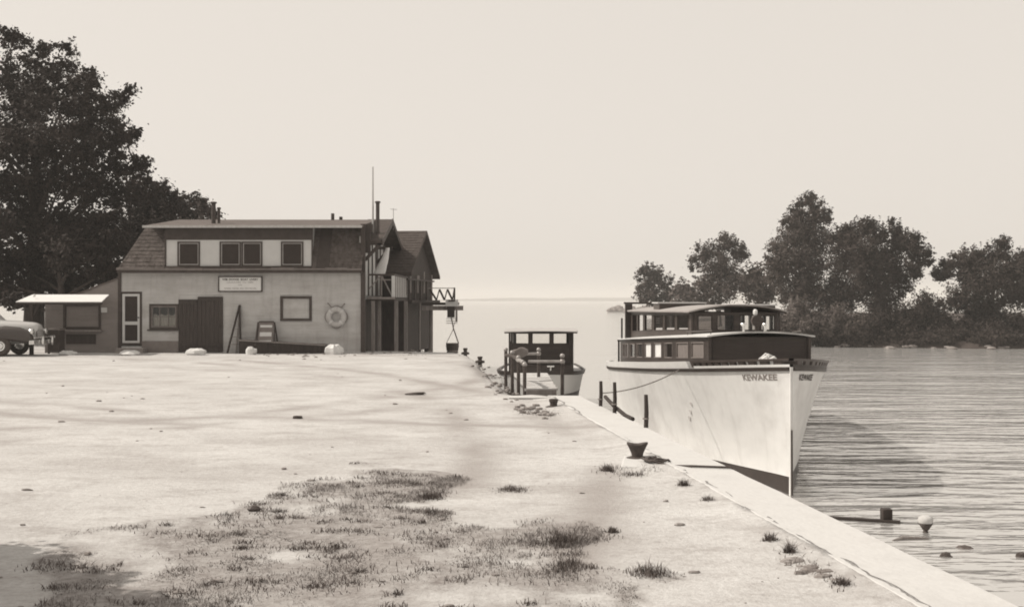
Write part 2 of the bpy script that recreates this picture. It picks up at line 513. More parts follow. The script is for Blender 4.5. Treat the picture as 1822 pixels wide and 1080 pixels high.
# the bank drops into the water
nb = 3
bx = [Xg[:, :1] + q for q in (0.75, 0.35, 0.08)]
bx = [np.where(Yg[:, :1] > 23, b, Xg[:, :1] + 0.0) for b in bx]
bz = [np.full_like(bx[0], z) for z in (-3.2, -1.3, -0.3)]
Xg = np.concatenate([bx[0], bx[1], bx[2], Xg], 1); Yg2 = np.concatenate([Yg[:, :3], Yg], 1)
Zg = np.concatenate([bz[0], bz[1], bz[2], Zg], 1)
nr, nc = Xg.shape
idx = np.arange(nr * nc).reshape(nr, nc)
fa = np.stack([idx[:-1, :-1], idx[1:, :-1], idx[1:, 1:], idx[:-1, 1:]], -1).reshape(-1, 4)
gm = mesh_arrays('ground', np.stack([Xg, Yg2, Zg], -1).reshape(-1, 3), fa)
def track_mask(x, y):
    m = np.zeros_like(x)
    for (cx_, cy_, r_, w_, s_) in ((-16.0, 30.0, 15.2, .30, 1), (-16.0, 30.0, 16.7, .30, 2), (6.0, 44.0, 27.0, .28, 3), (6.0, 44.0, 28.5, .28, 4), (-30.0, 14.0, 29.5, .3, 5), (-30.0, 14.0, 31.0, .3, 6)):
        rr_d = np.hypot(x - cx_, y - cy_) - r_ + .5 * (fbm(x * .4, y * .4, 120) - .47)
        m = np.maximum(m, np.exp(-(rr_d / w_) ** 2) * np.clip((fbm(x * .55, y * .55, 130 + s_) - .36) / .2, 0, 1))
    return m
tk = track_mask(Xg.ravel(), Yg2.ravel())
att2 = gm.color_attributes.new('tracks', 'FLOAT_COLOR', 'POINT')
att2.data.foreach_set('color', np.stack([tk, tk, tk, np.ones_like(tk)], -1).ravel())
att = gm.color_attributes.new('thatch', 'FLOAT_COLOR', 'POINT')
tm = grass_mask(Xg.ravel(), Yg2.ravel())
att.data.foreach_set('color', np.stack([tm, tm, tm, np.ones_like(tm)], -1).ravel())
gm.polygons.foreach_set('use_smooth', [True] * len(gm.polygons))

def ground_material():
    m = bpy.data.materials.new('sandy_yard'); m.use_nodes = True
    t = m.node_tree; p = t.nodes['Principled BSDF']; p.inputs['Roughness'].default_value = 0.95
    p.inputs['Specular IOR Level'].default_value = 0.1
    geo = t.nodes.new('ShaderNodeNewGeometry')
    def noise(scale, det, stretch=(1, 1, 1), rough=0.6, rot=0.0):
        mp = t.nodes.new('ShaderNodeMapping'); mp.inputs['Scale'].default_value = stretch
        mp.inputs['Rotation'].default_value = (0, 0, rot)
        t.links.new(geo.outputs['Position'], mp.inputs[0])
        n = t.nodes.new('ShaderNodeTexNoise'); n.inputs['Scale'].default_value = scale; n.inputs['Detail'].default_value = det
        n.inputs['Roughness'].default_value = rough
        t.links.new(mp.outputs[0], n.inputs['Vector']); return n.outputs[0]
    def ramp(src, p0, p1, c0, c1):
        r = t.nodes.new('ShaderNodeValToRGB'); r.color_ramp.elements[0].position = p0; r.color_ramp.elements[1].position = p1
        r.color_ramp.elements[0].color = c0; r.color_ramp.elements[1].color = c1
        t.links.new(src, r.inputs[0]); return r.outputs[0]
    def mix(f, a, b, fv=None, mode='MIX'):
        x = t.nodes.new('ShaderNodeMix'); x.data_type = 'RGBA'; x.blend_type = mode
        if f is None: x.inputs[0].default_value = fv
        else: t.links.new(f, x.inputs[0])
        for s_, q in ((6, a), (7, b)):
            if isinstance(q, tuple): x.inputs[s_].default_value = q
            else: t.links.new(q, x.inputs[s_])
        return x.outputs[2]
    base = ramp(noise(0.55, 8, (0.7, 1, 1), 0.62), 0.3, 0.7, col(0.40), col(0.57))
    # faint cart tracks and scuffs, drawn out across the yard
    scuff = ramp(noise(1.6, 6, (0.75, 1.2, 1), 0.7, R(12)), 0.50, 0.70, (0, 0, 0, 1), (0.8, 0.8, 0.8, 1))
    c = mix(scuff, base, col(0.25))
    blot = ramp(noise(0.42, 9, (0.8, 1.15, 1), 0.72, R(-9)), 0.49, 0.62, (0, 0, 0, 1), (0.6, 0.6, 0.6, 1))
    c = mix(blot, c, col(0.27))
    spots = ramp(noise(3.2, 7, (0.85, 1.1, 1), 0.8), 0.57, 0.68, (0, 0, 0, 1), (0.6, 0.6, 0.6, 1))
    c = mix(spots, c, col(0.17))
    fine = ramp(noise(14, 6, (1, 1, 1), 0.75), 0.35, 0.65, col(0.26), col(0.52))
    c = mix(None, c, fine, 0.4)
    grit = ramp(noise(38, 4, (1, 1, 1), 0.8), 0.62, 0.72, (0, 0, 0, 1), (0.6, 0.6, 0.6, 1))
    c = mix(grit, c, col(0.16))
    at = t.nodes.new('ShaderNodeVertexColor'); at.layer_name = 'thatch'
    th = ramp(noise(7, 7, (1, 1, 1), 0.75), 0.3, 0.7, col(0.14), col(0.36))
    ms = t.nodes.new('ShaderNodeMath'); ms.operation = 'MULTIPLY'; ms.inputs[1].default_value = 0.85
    t.links.new(at.outputs[0], ms.inputs[0])
    c = mix(ms.outputs[0], c, th)
    tr_ = t.nodes.new('ShaderNodeVertexColor'); tr_.layer_name = 'tracks'
    mt_ = t.nodes.new('ShaderNodeMath'); mt_.operation = 'MULTIPLY'; mt_.inputs[1].default_value = 0.7
    t.links.new(tr_.outputs[0], mt_.inputs[0])
    c = mix(mt_.outputs[0], c, col(0.25))
    t.links.new(c, p.inputs['Base Color'])
    b = t.nodes.new('ShaderNodeBump'); b.inputs['Strength'].default_value = 0.55; b.inputs['Distance'].default_value = 0.025
    ad = t.nodes.new('ShaderNodeMath'); ad.operation = 'ADD'
    t.links.new(noise(5, 8, (1, 1, 1), 0.7), ad.inputs[0]); t.links.new(noise(30, 4), ad.inputs[1])
    t.links.new(ad.outputs[0], b.inputs['Height']); t.links.new(b.outputs[0], p.inputs['Normal'])
    return m
M['ground'] = ground_material()
gm.materials.append(M['ground'])
go = bpy.data.objects.new('ground', gm); COL.objects.link(go)
structure(go, 'pale sandy yard with scuffed wheel tracks')

# ---- seawall
mb = MB()
secs = []
for d in np.arange(-12, WALL_END + 0.01, 0.5):
    a = 0.02 * (fbm(d * 0.9, 2.0, 5) - 0.47); b = 0.045 * (fbm(d * 1.3, 7.0, 6) - 0.47)
    xi, xo = wall_in(d) + a * 1.5, wall_out(d) + b
    zt = 0.045 + 0.02 * (fbm(d * 0.4, 1.0, 8) - 0.47)
    secs.append([(xi, d, -3), (xi, d, zt - 0.012), (xi + 0.02, d, zt), (xo - 0.035, d, zt - 0.005), (xo, d, zt - 0.045), (xo + 0.02, d, -3)])
mb.loft(secs)
o = mb.build('seawall', 'concrete')
tag(o, 'long pale concrete seawall running from the landing past the white cruiser', 'wall')

# ---- island across the water (terrain)
isl = [(95, 66), (45, 72), (35, 75), (22.5, 77.5), (19.5, 95), (16.5, 115), (13.6, 127), (14.5, 140), (40, 165), (95, 165)]
icx, icy = 50.0, 115.0
N_ = 96
def isl_ring(f, z, jit):
    pts = []
    per = np.linspace(0, len(isl), N_, endpoint=False)
    for q in per:
        i = int(q); t_ = q - i
        a = isl[i]; b = isl[(i + 1) % len(isl)]
        x = a[0] + (b[0] - a[0]) * t_; y = a[1] + (b[1] - a[1]) * t_
        j = jit * (float(fbm(x * 0.6, y * 0.6, 51)) - 0.47)
        pts.append((icx + (x - icx) * f + j, icy + (y - icy) * f + j, z + (0.3 * (float(fbm(x * .8, y * .8, 53)) - .47) if z > WATER else 0)))
    return pts
mb = MB()
mb.loft([isl_ring(1.03, -3.5, 1.5), isl_ring(1.0, WATER - 0.05, 1.5), isl_ring(0.985, -0.95, 1.5), isl_ring(0.95, -0.5, 1.0), isl_ring(0.7, 0.2, 1), isl_ring(0.2, 0.4, 0)])
structure(mb.build('island_terrain', 'shore', smooth=True), 'low wooded island across the channel')

# ---- far shore on the horizon
mb = MB()
pts = []
xs = np.linspace(-260, 900, 90)
for x in xs:
    e = np.clip((x + 260) / 260, 0, 1) * np.clip((900 - x) / 200, 0, 1)
    h = WATER + 0.3 + e * (5.0 + 5.0 * float(fbm(x * 0.012, 1.0, 61)))
    pts.append((x, h))
secs = [[(x, 2350, -3.5), (x, 2350, WATER + (h - WATER) * 0.6), (x, 2380, h), (x, 2500, h * 0.9), (x, 2560, -3.5)] for x, h in pts]
mb.loft(secs)
structure(mb.build('far_shore_hills', 'far'), 'faint low shore on the horizon')

# ================================================================== BOATHOUSE
D0 = 42.5                       # depth of the street front
BX0, BX1 = lat(212, D0), lat(645, D0)
def fx(x, d=D0): return lat(x, d)
def fz(y, d=D0): return zz(y, d)

bh = thing('boathouse', 'two-storey pale clapboard boathouse with dark shingled upper floor and long dormer', 'building', (BX0, D0, 0))

def siding(mb, x0, x1, y, z0, z1, openings, pitch=0.115, th=0.022, ztop=None):
    """lapped boards on a front at depth y facing the camera; openings (x0,x1,z0,z1); ztop(x) limits a sloping top"""
    z = z0
    while z < z1 - 0.01:
        zb, zt = z, min(z + pitch, z1)
        cuts = sorted([(o[0], o[1]) for o in openings if o[2] < zt - 0.01 and o[3] > zb + 0.01])
        segs = []; c = x0
        for a, b in cuts:
            if a > c: segs.append((c, a))
            c = max(c, b)
        if c < x1: segs.append((c, x1))
        for a, b in segs:
            L = b - a
            n = max(1, int(L / 3.4)); q = a
            for k in range(n):
                e = b if k == n - 1 else q + L / n + random.uniform(-0.3, 0.3)
                aa, bb = q, e - (0.004 if k < n - 1 else 0)
                if ztop is not None:
                    # keep the part that lies under the sloping top
                    while aa < bb and ztop(aa) < zt: aa += 0.05
                    if bb - aa < 0.05:
                        q = e; continue
                j = random.uniform(-0.002, 0.002)
                mb.hexa([(aa, y - th + j, zb), (bb, y - th + j, zb), (bb, y + 0.005, zb), (aa, y + 0.005, zb),
                         (aa, y - 0.003, zt + 0.012), (bb, y - 0.003, zt + 0.012), (bb, y + 0.005, zt + 0.012), (aa, y + 0.005, zt + 0.012)])
                q = e
        z += pitch
    return mb

EAVE = 3.10
ops = {'door': (fx(214), fx(253), 0.22, fz(519)), 'win': (fx(266), fx(318), fz(586), fz(541)),
       'barn': (fx(318), fx(397), 0.0, fz(529)), 'shut': (fx(499), fx(555), fz(571), fz(527))}
allops = list(ops.values())
# structural wall behind the boards, cut by the same openings
def to_uv(o, x0, x1, z0, z1): return ((o[0] - x0) / (x1 - x0), (o[1] - x0) / (x1 - x0), max(0, (o[2] - z0) / (z1 - z0)), min(1, (o[3] - z0) / (z1 - z0)))
mb = MB()
ww = [to_uv(o, BX0, BX1, -0.3, EAVE) for o in (ops['door'], ops['win'])]
wall_cells(mb, lambda u, v: Vector((BX0 + (BX1 - BX0) * u, D0 + 0.006, -0.3 + (EAVE + 0.3) * v)), lambda u, v: Vector((0, -1, 0)), 0.14, ww)
mb.box(BX0, BX0 + 0.14, D0 + 0.15, D0 + 8.5, -0.3, EAVE)               # west wall
mb.box(BX1 - 0.14, BX1, D0 + 0.15, D0 + 8.5, -0.3, 4.4)                # east wall
mb.box(BX0, BX1, D0 + 8.36, D0 + 8.5, -0.3, EAVE)                      # back wall
mb.box(BX0 + .15, BX1 - .15, D0 + 0.15, D0 + 8.35, -0.05, 0.05)        # floor
mb.box(BX0 + .15, BX1 - .15, D0 + 0.9, D0 + 8.3, 2.95, 3.05)           # upper floor
mb.build('wall', 'siding', bh)
mb = siding(MB(), BX0 + 0.09, BX1 - 0.06, D0, 0.0, EAVE, allops)
stuff(mb.build('clapboard_siding', 'siding', bh))
# dark skirting board and corner boards
mb = MB(); mb.box(fx(253), fx(318), D0 - 0.045, D0 - 0.02, -0.1, fz(607)); mb.build('skirting_board', 'trim_mid', bh)
mb = MB(); mb.box(BX0 - 0.03, BX0 + 0.09, D0 - 0.05, D0 + 0.1, -0.2, EAVE); mb.build('corner_board', 'trim_dark', bh)
mb = MB(); mb.box(BX1 - 0.06, BX1 + 0.10, D0 - 0.06, D0 + 0.12, -0.3, EAVE + 1.75); mb.build('corner_board', 'trim_dark', bh)
# eave: gutter board with broken pale edge
mb = MB(); mb.box(BX0 + 0.02, BX1 + 0.02, D0 - 0.33, D0 + 0.0, EAVE - 0.10, EAVE + 0.0); mb.build('eave_soffit', 'trim_dark', bh)
mb = MB()
x = BX0 + 0.01
while x < BX1:
    w = random.uniform(0.5, 1.3); e = min(x + w, BX1 + 0.02)
    mb.box(x, e - 0.01, D0 - 0.36, D0 - 0.30, EAVE + random.uniform(-.01, .015), EAVE + 0.075 + random.uniform(-.02, .02)); x = e
mb.build('eave_edge', 'trim_mid', bh)
# mansard: steep shingled slope on the front and the west
MT, MY = 4.72, D0 + 0.42          # top height and depth of the front slope
MB_Y = D0 - 0.30
XW0, XW1 = BX0 + 0.03, lat(258, MY)
DX0, DX1 = fx(297), fx(557)       # dormer
mb = MB()
mb.add([(XW0, MB_Y, EAVE + .02), (DX0, MB_Y, EAVE + .02), (DX0, MY, MT), (XW1, MY, MT)], [(0, 1, 2, 3)])
mb.add([(DX0, MB_Y, EAVE + .02), (DX1, MB_Y, EAVE + .02), (DX1, MB_Y + .06, EAVE + .16), (DX0, MB_Y + .06, EAVE + .16)], [(0, 1, 2, 3)])
mb.add([(DX1, MB_Y, EAVE + .02), (BX1 + .02, MB_Y, EAVE + .02), (BX1 + .02, MY, MT), (DX1, MY, MT)], [(0, 1, 2, 3)])
mb.add([(XW0, MB_Y, EAVE + .02), (XW1, MY, MT), (XW1, D0 + 8.2, MT), (XW0, D0 + 8.8, EAVE + .02)], [(0, 1, 2, 3)])
mb.add([(XW0, D0 + 8.8, EAVE + .02), (XW1, D0 + 8.2, MT), (BX1, D0 + 8.2, MT), (BX1, D0 + 8.8, EAVE + .02)], [(0, 1, 2, 3)])
rf = mb.build('mansard_roof', 'shingle_dark', bh)
def shingles(mb, P, nrow, ncols, keep=lambda u, v: True, th=0.016, over=1.25):
    """courses of separate shingles on a surface P(u,v,lift)"""
    for r_ in range(nrow):
        v0, v1 = r_ / nrow, min(1.0, (r_ + over) / nrow)
        u = -random.random() / ncols
        while u < 1:
            w = random.uniform(0.6, 1.35) / ncols
            a, b = max(0, u), min(1, u + w * 0.96)
            if b > a + 0.15 / ncols and keep((a + b) / 2, (v0 + v1) / 2):
                l = th * random.uniform(0.7, 1.7); dv = random.uniform(-.06, .06) / nrow
                vv = max(0, v0 + dv)
                mb.add([P(a, vv, l), P(b, vv, l), P(b, v1, 0.004), P(a, v1, 0.004), P(a, vv, 0.0), P(b, vv, 0.0)], [(0, 1, 2, 3), (4, 5, 1, 0)])
            u += w
    return mb
def mans(x0a, x1a, x0b, x1b):
    nrm = Vector((0, -(MT - EAVE), (MY - MB_Y))).normalized()
    def P(u, v, l):
        xa = x0a + (x1a - x0a) * u; xb = x0b + (x1b - x0b) * u
        return Vector((xa + (xb - xa) * v, MB_Y + (MY - MB_Y) * v, EAVE + .02 + (MT - EAVE - .02) * v)) + nrm * l
    return P
mb = shingles(MB(), mans(XW0, DX0 - .02, XW1, DX0 - .02), 11, 9)
shingles(mb, mans(DX1 + .02, BX1 + .02, DX1 + .02, BX1 + .02), 11, 9)
stuff(mb.build('shingle_courses', 'shingle', rf, recalc=False))
# long dormer
DY = D0 - 0.16
DZ0, DZ1 = fz(477, DY), fz(428, DY)
wins = [(fx(316, DY), fx(356, DY)), (fx(391, DY), fx(429, DY)), (fx(430, DY), fx(467, DY)), (fx(500, DY), fx(540, DY))]
wz0, wz1 = fz(474, DY), fz(430, DY)
ow = [to_uv((a, b, wz0, wz1), DX0, DX1, DZ0, DZ1 + .42) for a, b in wins]
mb = wall_cells(MB(), lambda u, v: Vector((DX0 + (DX1 - DX0) * u, DY, DZ0 + (DZ1 + .42 - DZ0) * v)), lambda u, v: Vector((0, -1, 0)), 0.08, ow)
mb.prism([(DY + .081, DZ0), (D0 + 0.41, MT - .01), (D0 + 0.41, MT), (DY + .081, MT)], 'x', DX0, DX0 + .06)
mb.prism([(DY + .081, DZ0), (D0 + 0.41, MT - .01), (D0 + 0.41, MT), (DY + .081, MT)], 'x', DX1 - .06, DX1)
dm = mb.build('dormer', 'panel_light', bh)
mb = MB(); mb.box(DX0 - 0.02, DX1 + 0.02, DY - 0.03, DY - 0.003, DZ1 + 0.02, MT - 0.02); mb.build('frieze_board', 'trim_dark', dm)
mb = MB(); mb.box(DX0 - .05, DX1 + .05, DY - 0.06, DY - 0.003, DZ0 - 0.03, DZ0 + 0.03); mb.build('sill_board', 'trim_mid', dm)
for q in (DX0 - .03, DX1 - .03):
    mb = MB(); mb.box(q, q + .06, DY - 0.028, DY - 0.003, DZ0 + .03, DZ1 + .02); mb.build('corner_trim', 'trim_dark', dm)
def window_unit(parent, x0, x1, y, z0, z1, outer, sash, fr=0.06, sf=0.045, pane='screen', bars=(1, 1), proud=0.035):
    """casing + light sash + pane(s) on a front facing the camera"""
    mb = MB()
    for (a, b, c, d) in ((x0, x0 + fr, z0, z1), (x1 - fr, x1, z0, z1), (x0 + fr, x1 - fr, z0, z0 + fr), (x0 + fr, x1 - fr, z1 - fr, z1)):
        mb.box(a, b, y - proud, y + 0.07, c, d)
    w = mb.build('window', outer, parent)
    a, b, c, d = x0 + fr, x1 - fr, z0 + fr, z1 - fr
    mb = MB()
    for (p, q, r, s_) in ((a, a + sf, c, d), (b - sf, b, c, d), (a + sf, b - sf, c, c + sf), (a + sf, b - sf, d - sf, d)):
        mb.box(p, q, y - proud * 0.4, y + 0.04, r, s_)
    bw_ = 0.022
    for k in range(1, bars[0]):
        xx = a + (b - a) * k / bars[0]; mb.box(xx - bw_ / 2, xx + bw_ / 2, y - proud * 0.2, y + 0.035, c + sf, d - sf)
    for k in range(1, bars[1]):
        z_ = c + (d - c) * k / bars[1]
        e = a + sf
        for j in range(bars[0]):
            e2 = (a + (b - a) * (j + 1) / bars[0] - bw_ / 2) if j < bars[0] - 1 else b - sf
            mb.box(e, e2, y - proud * 0.2, y + 0.035, z_ - bw_ / 2, z_ + bw_ / 2); e = e2 + bw_
    mb.build('sash', sash, w)
    mb = MB(); mb.box(a + 0.01, b - 0.01, y + 0.012, y + 0.018, c + 0.01, d - 0.01); mb.build('pane', pane, w)
    return w
for a, b in wins:
    window_unit(dm, a, b, DY, wz0, wz1, 'trim_dark', 'concrete_grey', fr=0.055, sf=0.03)
def mpl(x, y):   # a point of the front mansard plane under pixel (x, y), a little proud
    d = D0 - .3
    for _ in range(8):
        z = zz(y, d); d = MB_Y + (MY - MB_Y) * (z - EAVE - .02) / (MT - EAVE - .02) - .035
    return px(x, y, d)
mb = MB(); q4 = [mpl(571, 407), mpl(592, 407), mpl(584, 480), mpl(562, 480)]
mb.hexa([q4[3], q4[2], q4[2] + Vector((0, .05, 0)), q4[3] + Vector((0, .05, 0)), q4[0], q4[1], q4[1] + Vector((0, .05, 0)), q4[0] + Vector((0, .05, 0))]); mb.build('cheek_shade_strip', 'trim_dark', dm)  # dark strip painted in for the shade on the dormer cheek
# vertical battens beside windows are the casings; upper roof slab with pale front edge
RX0, RX1 = lat(262, D0), BX1 + 0.05
mb = MB()
RY, RZ = D0 + 4.0, zz(391, D0 + 4.0)
mb.prism([(D0 - 0.52, MT + 0.03), (RY, RZ), (D0 + 8.6, MT + .1), (D0 + 8.6, MT + .02), (RY, RZ - .1), (D0 - 0.50, MT - 0.03)], 'x', RX0, RX1)
ur = mb.build('upper_roof', 'roof_grey', bh)
mb = MB(); mb.box(RX0 - .01, RX1, D0 - 0.555, D0 - 0.523, MT - 0.045, MT + 0.045); mb.build('roof_edge_trim', 'wood_light', ur)
xx = fx(590, D0 + 2)
mb = MB(); mb.box(xx, xx + 0.12, RY - .05, RY + .1, RZ - .02, RZ + 0.12); mb.build('roof_vent', 'shingle_dark', ur)
# gable overhang at the east end
GX = lat(698, RY)
mb = MB()
gz = 4.25
mb.prism([(D0 + 0.25, gz), (RY, RZ + .015), (D0 + 8.3, gz), (D0 + 8.3, gz - .1), (RY, RZ - .12), (D0 + 0.25, gz - .1)], 'x', BX1 - 0.3, GX)
gr_ = mb.build('gable_roof', 'shingle_dark', bh)
mb = MB()
mb.prism([(D0 + .22, gz + .02), (RY, RZ + .04), (D0 + 8.33, gz + .02), (D0 + 8.33, gz - .2), (RY, RZ - .2), (D0 + .22, gz - .2)], 'x', GX, GX + .04)
mb.build('barge_board', 'trim_dark', gr_)
# east gable wall: pale panels between dark timbers
mb = MB()
mb.prism([(D0 + 0.16, 2.15), (D0 + 0.16, gz - .1), (RY, RZ - .2), (D0 + 8.2, gz - .1), (D0 + 8.2, 2.15)], 'x', BX1 + 0.002, BX1 + 0.03)
gw = mb.build('gable_wall', 'panel_light', bh)
for dd in (0.2, 1.3, 2.5, 3.7, 5.2, 6.6):
    mb = MB(); top = gz - .1 + (RZ - gz) * min(dd, 8.0 - dd) / 4.0 - 0.1
    mb.box(BX1 + .032, BX1 + .07, D0 + dd, D0 + dd + (0.18 if dd != 3.7 else .8), 2.15, top); mb.build('timber', 'trim_dark', gw)
# brackets with white furled flag are separate; knee braces under the gable
for dd in (0.35, RY - D0, 7.6):
    mb = MB(); mb.bar((BX1 + .05, D0 + dd, gz - .75), (GX - .05, D0 + dd, gz - .1), 0.12); mb.bar((BX1 + .0, D0 + dd, gz - .12), (GX, D0 + dd, gz - .12), .12)
    mb.build('knee_brace', 'trim_dark', gw)
# ground-floor east wall: dark boards
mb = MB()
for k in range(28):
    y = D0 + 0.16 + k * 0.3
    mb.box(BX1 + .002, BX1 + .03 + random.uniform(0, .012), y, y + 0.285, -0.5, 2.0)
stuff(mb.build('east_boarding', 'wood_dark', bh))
# ---- balcony
BF = zz(530, 43.5); BT = zz(489, 43.5)
bxl, bxr = BX1 + 0.1, lat(700, 43.5)
mb = MB(); mb.box(bxl - .05, bxr + .05, 43.35, 49.3, BF - .12, BF); bal = mb.build('balcony', 'wood_dark', bh)
mb = MB(); mb.box(bxl - .02, bxr + .08, 43.31, 43.347, BF - .05, BF + .03); mb.build('edge_board', 'wood_mid', bal)
mb = MB()
mb.bar((bxl, 43.45, BT), (bxr, 43.45, BT), 0.07); mb.bar((bxr, 43.45, BT), (bxr, 49.2, BT), 0.07)
mb.build('handrail', 'trim_dark', bal)
xm = (bxl + bxr) / 2 + .02
for a, b in (((bxl + .03, BF + .35), (xm - .02, BT - .04)), ((xm + .02, BT - .04), (bxr - .04, BF + .05)), ((xm, BF), (xm, BT - .05))):
    mb = MB(); mb.bar((a[0], 43.45, a[1]), (b[0], 43.45, b[1]), 0.045); mb.build('brace', 'wood_mid', bal)
mb = MB(); mb.box(bxr - .5, bxr - .04, 43.43, 43.47, BT - .22, BT - .17); mb.build('brace', 'wood_mid', bal)
for xx, yy in ((bxr, 43.45), (bxr, 49.2)):
    mb = MB(); mb.box(xx - .06, xx + .06, yy - .05, yy + .05, BF, BT - .04); mb.build('post', 'panel_light', bal)
k = 0
yy = 43.75
while yy < 49.0:
    mb = MB(); mb.box(bxr - .02, bxr + .02, yy, yy + 0.16, BF + .02, BT - .04); mb.build('baluster', 'wood_mid' if k % 2 else 'panel_light', bal)
    yy += 0.36; k += 1
for (pxx, dd) in ((705, 44.4), (722, 47.6)):
    xx = lat(pxx, dd)
    mb = MB(); mb.box(xx - .07, xx + .07, dd - .07, dd + .07, -2.4, BF - .12); mb.build('balcony_post', 'wood_mid', bh)
for (pxx, dd) in ((664, 43.2), (675, 43.9)):
    xx = lat(pxx, dd)
    mb = MB(); mb.box(xx - .06, xx + .06, dd - .06, dd + .06, -1.2, BF - .12); mb.build('balcony_post', 'wood_mid', bh)
# ---- rear block over the water, turned a little
def rb(a, b, z):   # a across (0 at its east wall, negative west), b back along its axis
    o_ = Vector((-4.62, 48.6, 0)); ev = Vector((0.103, 0.9947, 0)); eu = Vector((0.9947, -0.103, 0))
    q = o_ + eu * a + ev * b
    return (q.x, q.y, z)
def rbox(mb, a0, a1, b0, b1, z0, z1):
    return mb.hexa([rb(a0, b0, z0), rb(a1, b0, z0), rb(a1, b1, z0), rb(a0, b1, z0), rb(a0, b0, z1), rb(a1, b0, z1), rb(a1, b1, z1), rb(a0, b1, z1)])
mb = MB(); rbox(mb, -6, 0, 0, 6.6, -0.35, 3.3)
mb.add([rb(-6, 0, 3.3), rb(-6, 3.4, 5.1), rb(-6, 6.6, 3.3), rb(0, 0, 3.3), rb(0, 3.4, 5.1), rb(0, 6.6, 3.3)], [(0, 1, 2), (3, 5, 4)])
rbk = mb.build('rear_wing', 'wood_dark', bh)
mb = MB()
rz_, re_ = zz(411, 52.0), zz(492, 55.6)
mb.add([rb(-6, -.4, 3.15), rb(.35, -.4, 3.15), rb(.35, 3.4, rz_), rb(-6, 3.4, rz_), rb(.35, 7.0, re_), rb(-6, 7.0, re_),
        rb(-6, -.4, 3.0), rb(.35, -.4, 3.0), rb(.35, 3.4, rz_ - .14), rb(-6, 3.4, rz_ - .14), rb(.35, 7.0, re_ - .14), rb(-6, 7.0, re_ - .14)],
       [(0, 1, 2, 3), (3, 2, 4, 5), (6, 9, 8, 7), (9, 11, 10, 8), (0, 6, 7, 1), (4, 10, 11, 5), (1, 7, 8, 2), (2, 8, 10, 4), (0, 3, 9, 6), (3, 5, 11, 9)])
rr2 = mb.build('roof', 'shingle_dark', rbk)
def Pr(u, v, l):
    q = Vector(rb(-6 + 6.35 * u, -.4 + 3.8 * v, 3.15 + (rz_ - 3.15) * v)); return q + Vector((0, -.45, .89)) * l
stuff(shingles(MB(), Pr, 16, 26).build('shingle_course', 'shingle_dark', rbk, recalc=False))
for b0, b1, z0, z1, mm in ((6.35, 6.62, -.3, 3.2, 'wood_mid'), (1.0, 1.2, 2.3, 3.2, 'wood_mid'), (2.6, 3.2, 2.3, 3.1, 'trim_mid'), (4.3, 4.5, 2.3, 3.3, 'wood_mid'), (3.2, 3.4, -.3, 1.9, 'wood_mid'), (0.02, .2, 2.2, 3.1, 'wood_mid')):
    mb = MB(); rbox(mb, .003, .04, b0, b1, z0, z1); mb.build('batten', mm, rbk)
mb = MB(); rbox(mb, -1.5, .35, -.25, 7.0, 1.85, 1.97); mb.build('gallery_floor', 'wood_dark', rbk)
for b in (.4, 2.2, 4.2, 6.3):
    mb = MB(); q = rb(-.2, b, 0); mb.tube([(q[0], q[1], -3), (q[0], q[1], -.3)], 0.12, 8); mb.build('pile', 'wood_dark', rbk)
# bay in the middle of the front: dark studs behind the balcony
for b in (.3, 1.6, 3.0, 4.6):
    mb = MB(); rbox(mb, .06, .14, b, b + .12, 1.97, 2.9); mb.build('gallery_post', 'trim_dark', rbk)
mb = MB(); rbox(mb, .06, .14, 0, 6.6, 2.85, 2.92); mb.build('gallery_rail', 'trim_dark', rbk)

# ---- screen door with step
dr = window_unit(bh, fx(213), fx(253), D0, fz(614), fz(519), 'trim_dark', 'white', fr=0.085, sf=0.0)
bpy.data.objects.remove([c for c in dr.children if c.name.startswith('sash')][0])
for c in list(dr.children): bpy.data.objects.remove(c)
dr.name = 'screen_door'; dr['label'] = 'pale framed screen door with two dark panels'
a, b, c, d = fx(218), fx(249.5), fz(611), fz(523)
mid0, mid1 = fz(578), fz(572)
mb = MB()
st = 0.095
for (p, q, r, s_) in ((a, a + st, c, d), (b - st, b, c, d), (a + st, b - st, c, c + .1), (a + st, b - st, d - .09, d), (a + st, b - st, mid0, mid1)):
    mb.box(p, q, D0 - .03, D0 + .02, r, s_)
mb.build('door_frame', 'panel_light', dr, bevel=.006)
for r, s_ in ((c + .1, mid0), (mid1, d - .09)):
    mb = MB(); mb.box(a + st - .005, b - st + .005, D0 + .0, D0 + .006, r - .005, s_ + .005); mb.build('screen', 'screen', dr)
mb = MB(); mb.lathe((b - .05, D0 - .05, fz(565)), [(.0, -.02), (.025, -.02), (.03, 0), (.02, .02), (.0, .03)], 10, 'y'); mb.build('knob', 'iron', dr)
mb = MB(); mb.box(fx(214), fx(262), D0 - .5, D0 - .05, -.1, .17); mb.build('door_step', 'wood_mid', bh)
# ---- curtained window left of the barn doors
wn = window_unit(bh, ops['win'][0], fx(317.5), D0, ops['win'][2], ops['win'][3], 'trim_dark', 'trim_mid', fr=.07, sf=.05, pane='glass', bars=(3, 2))
mb = MB()
n = 60; x0, x1 = ops['win'][0] + .12, fx(317) - .12
vs_ = []
for k in range(n + 1):
    u = k / n; xx = x0 + (x1 - x0) * u; dp = .02 * math.sin(k * 1.9) + .012 * math.sin(k * .7)
    ztop_ = ops['win'][2] + .55 + .03 * math.sin(k * .35)
    vs_ += [(xx, D0 + .10 + dp, ztop_), (xx, D0 + .10 + dp, ops['win'][2] + .1)]
mb.add(vs_, [(2 * k, 2 * k + 1, 2 * k + 3, 2 * k + 2) for k in range(n)])
mb.build('curtain', 'curtain', wn)
mb = MB(); mb.box(ops['win'][0] - .06, fx(320), D0 - .1, D0 - .037, ops['win'][2] - .05, ops['win'][2]); mb.build('sill', 'trim_dark', wn)
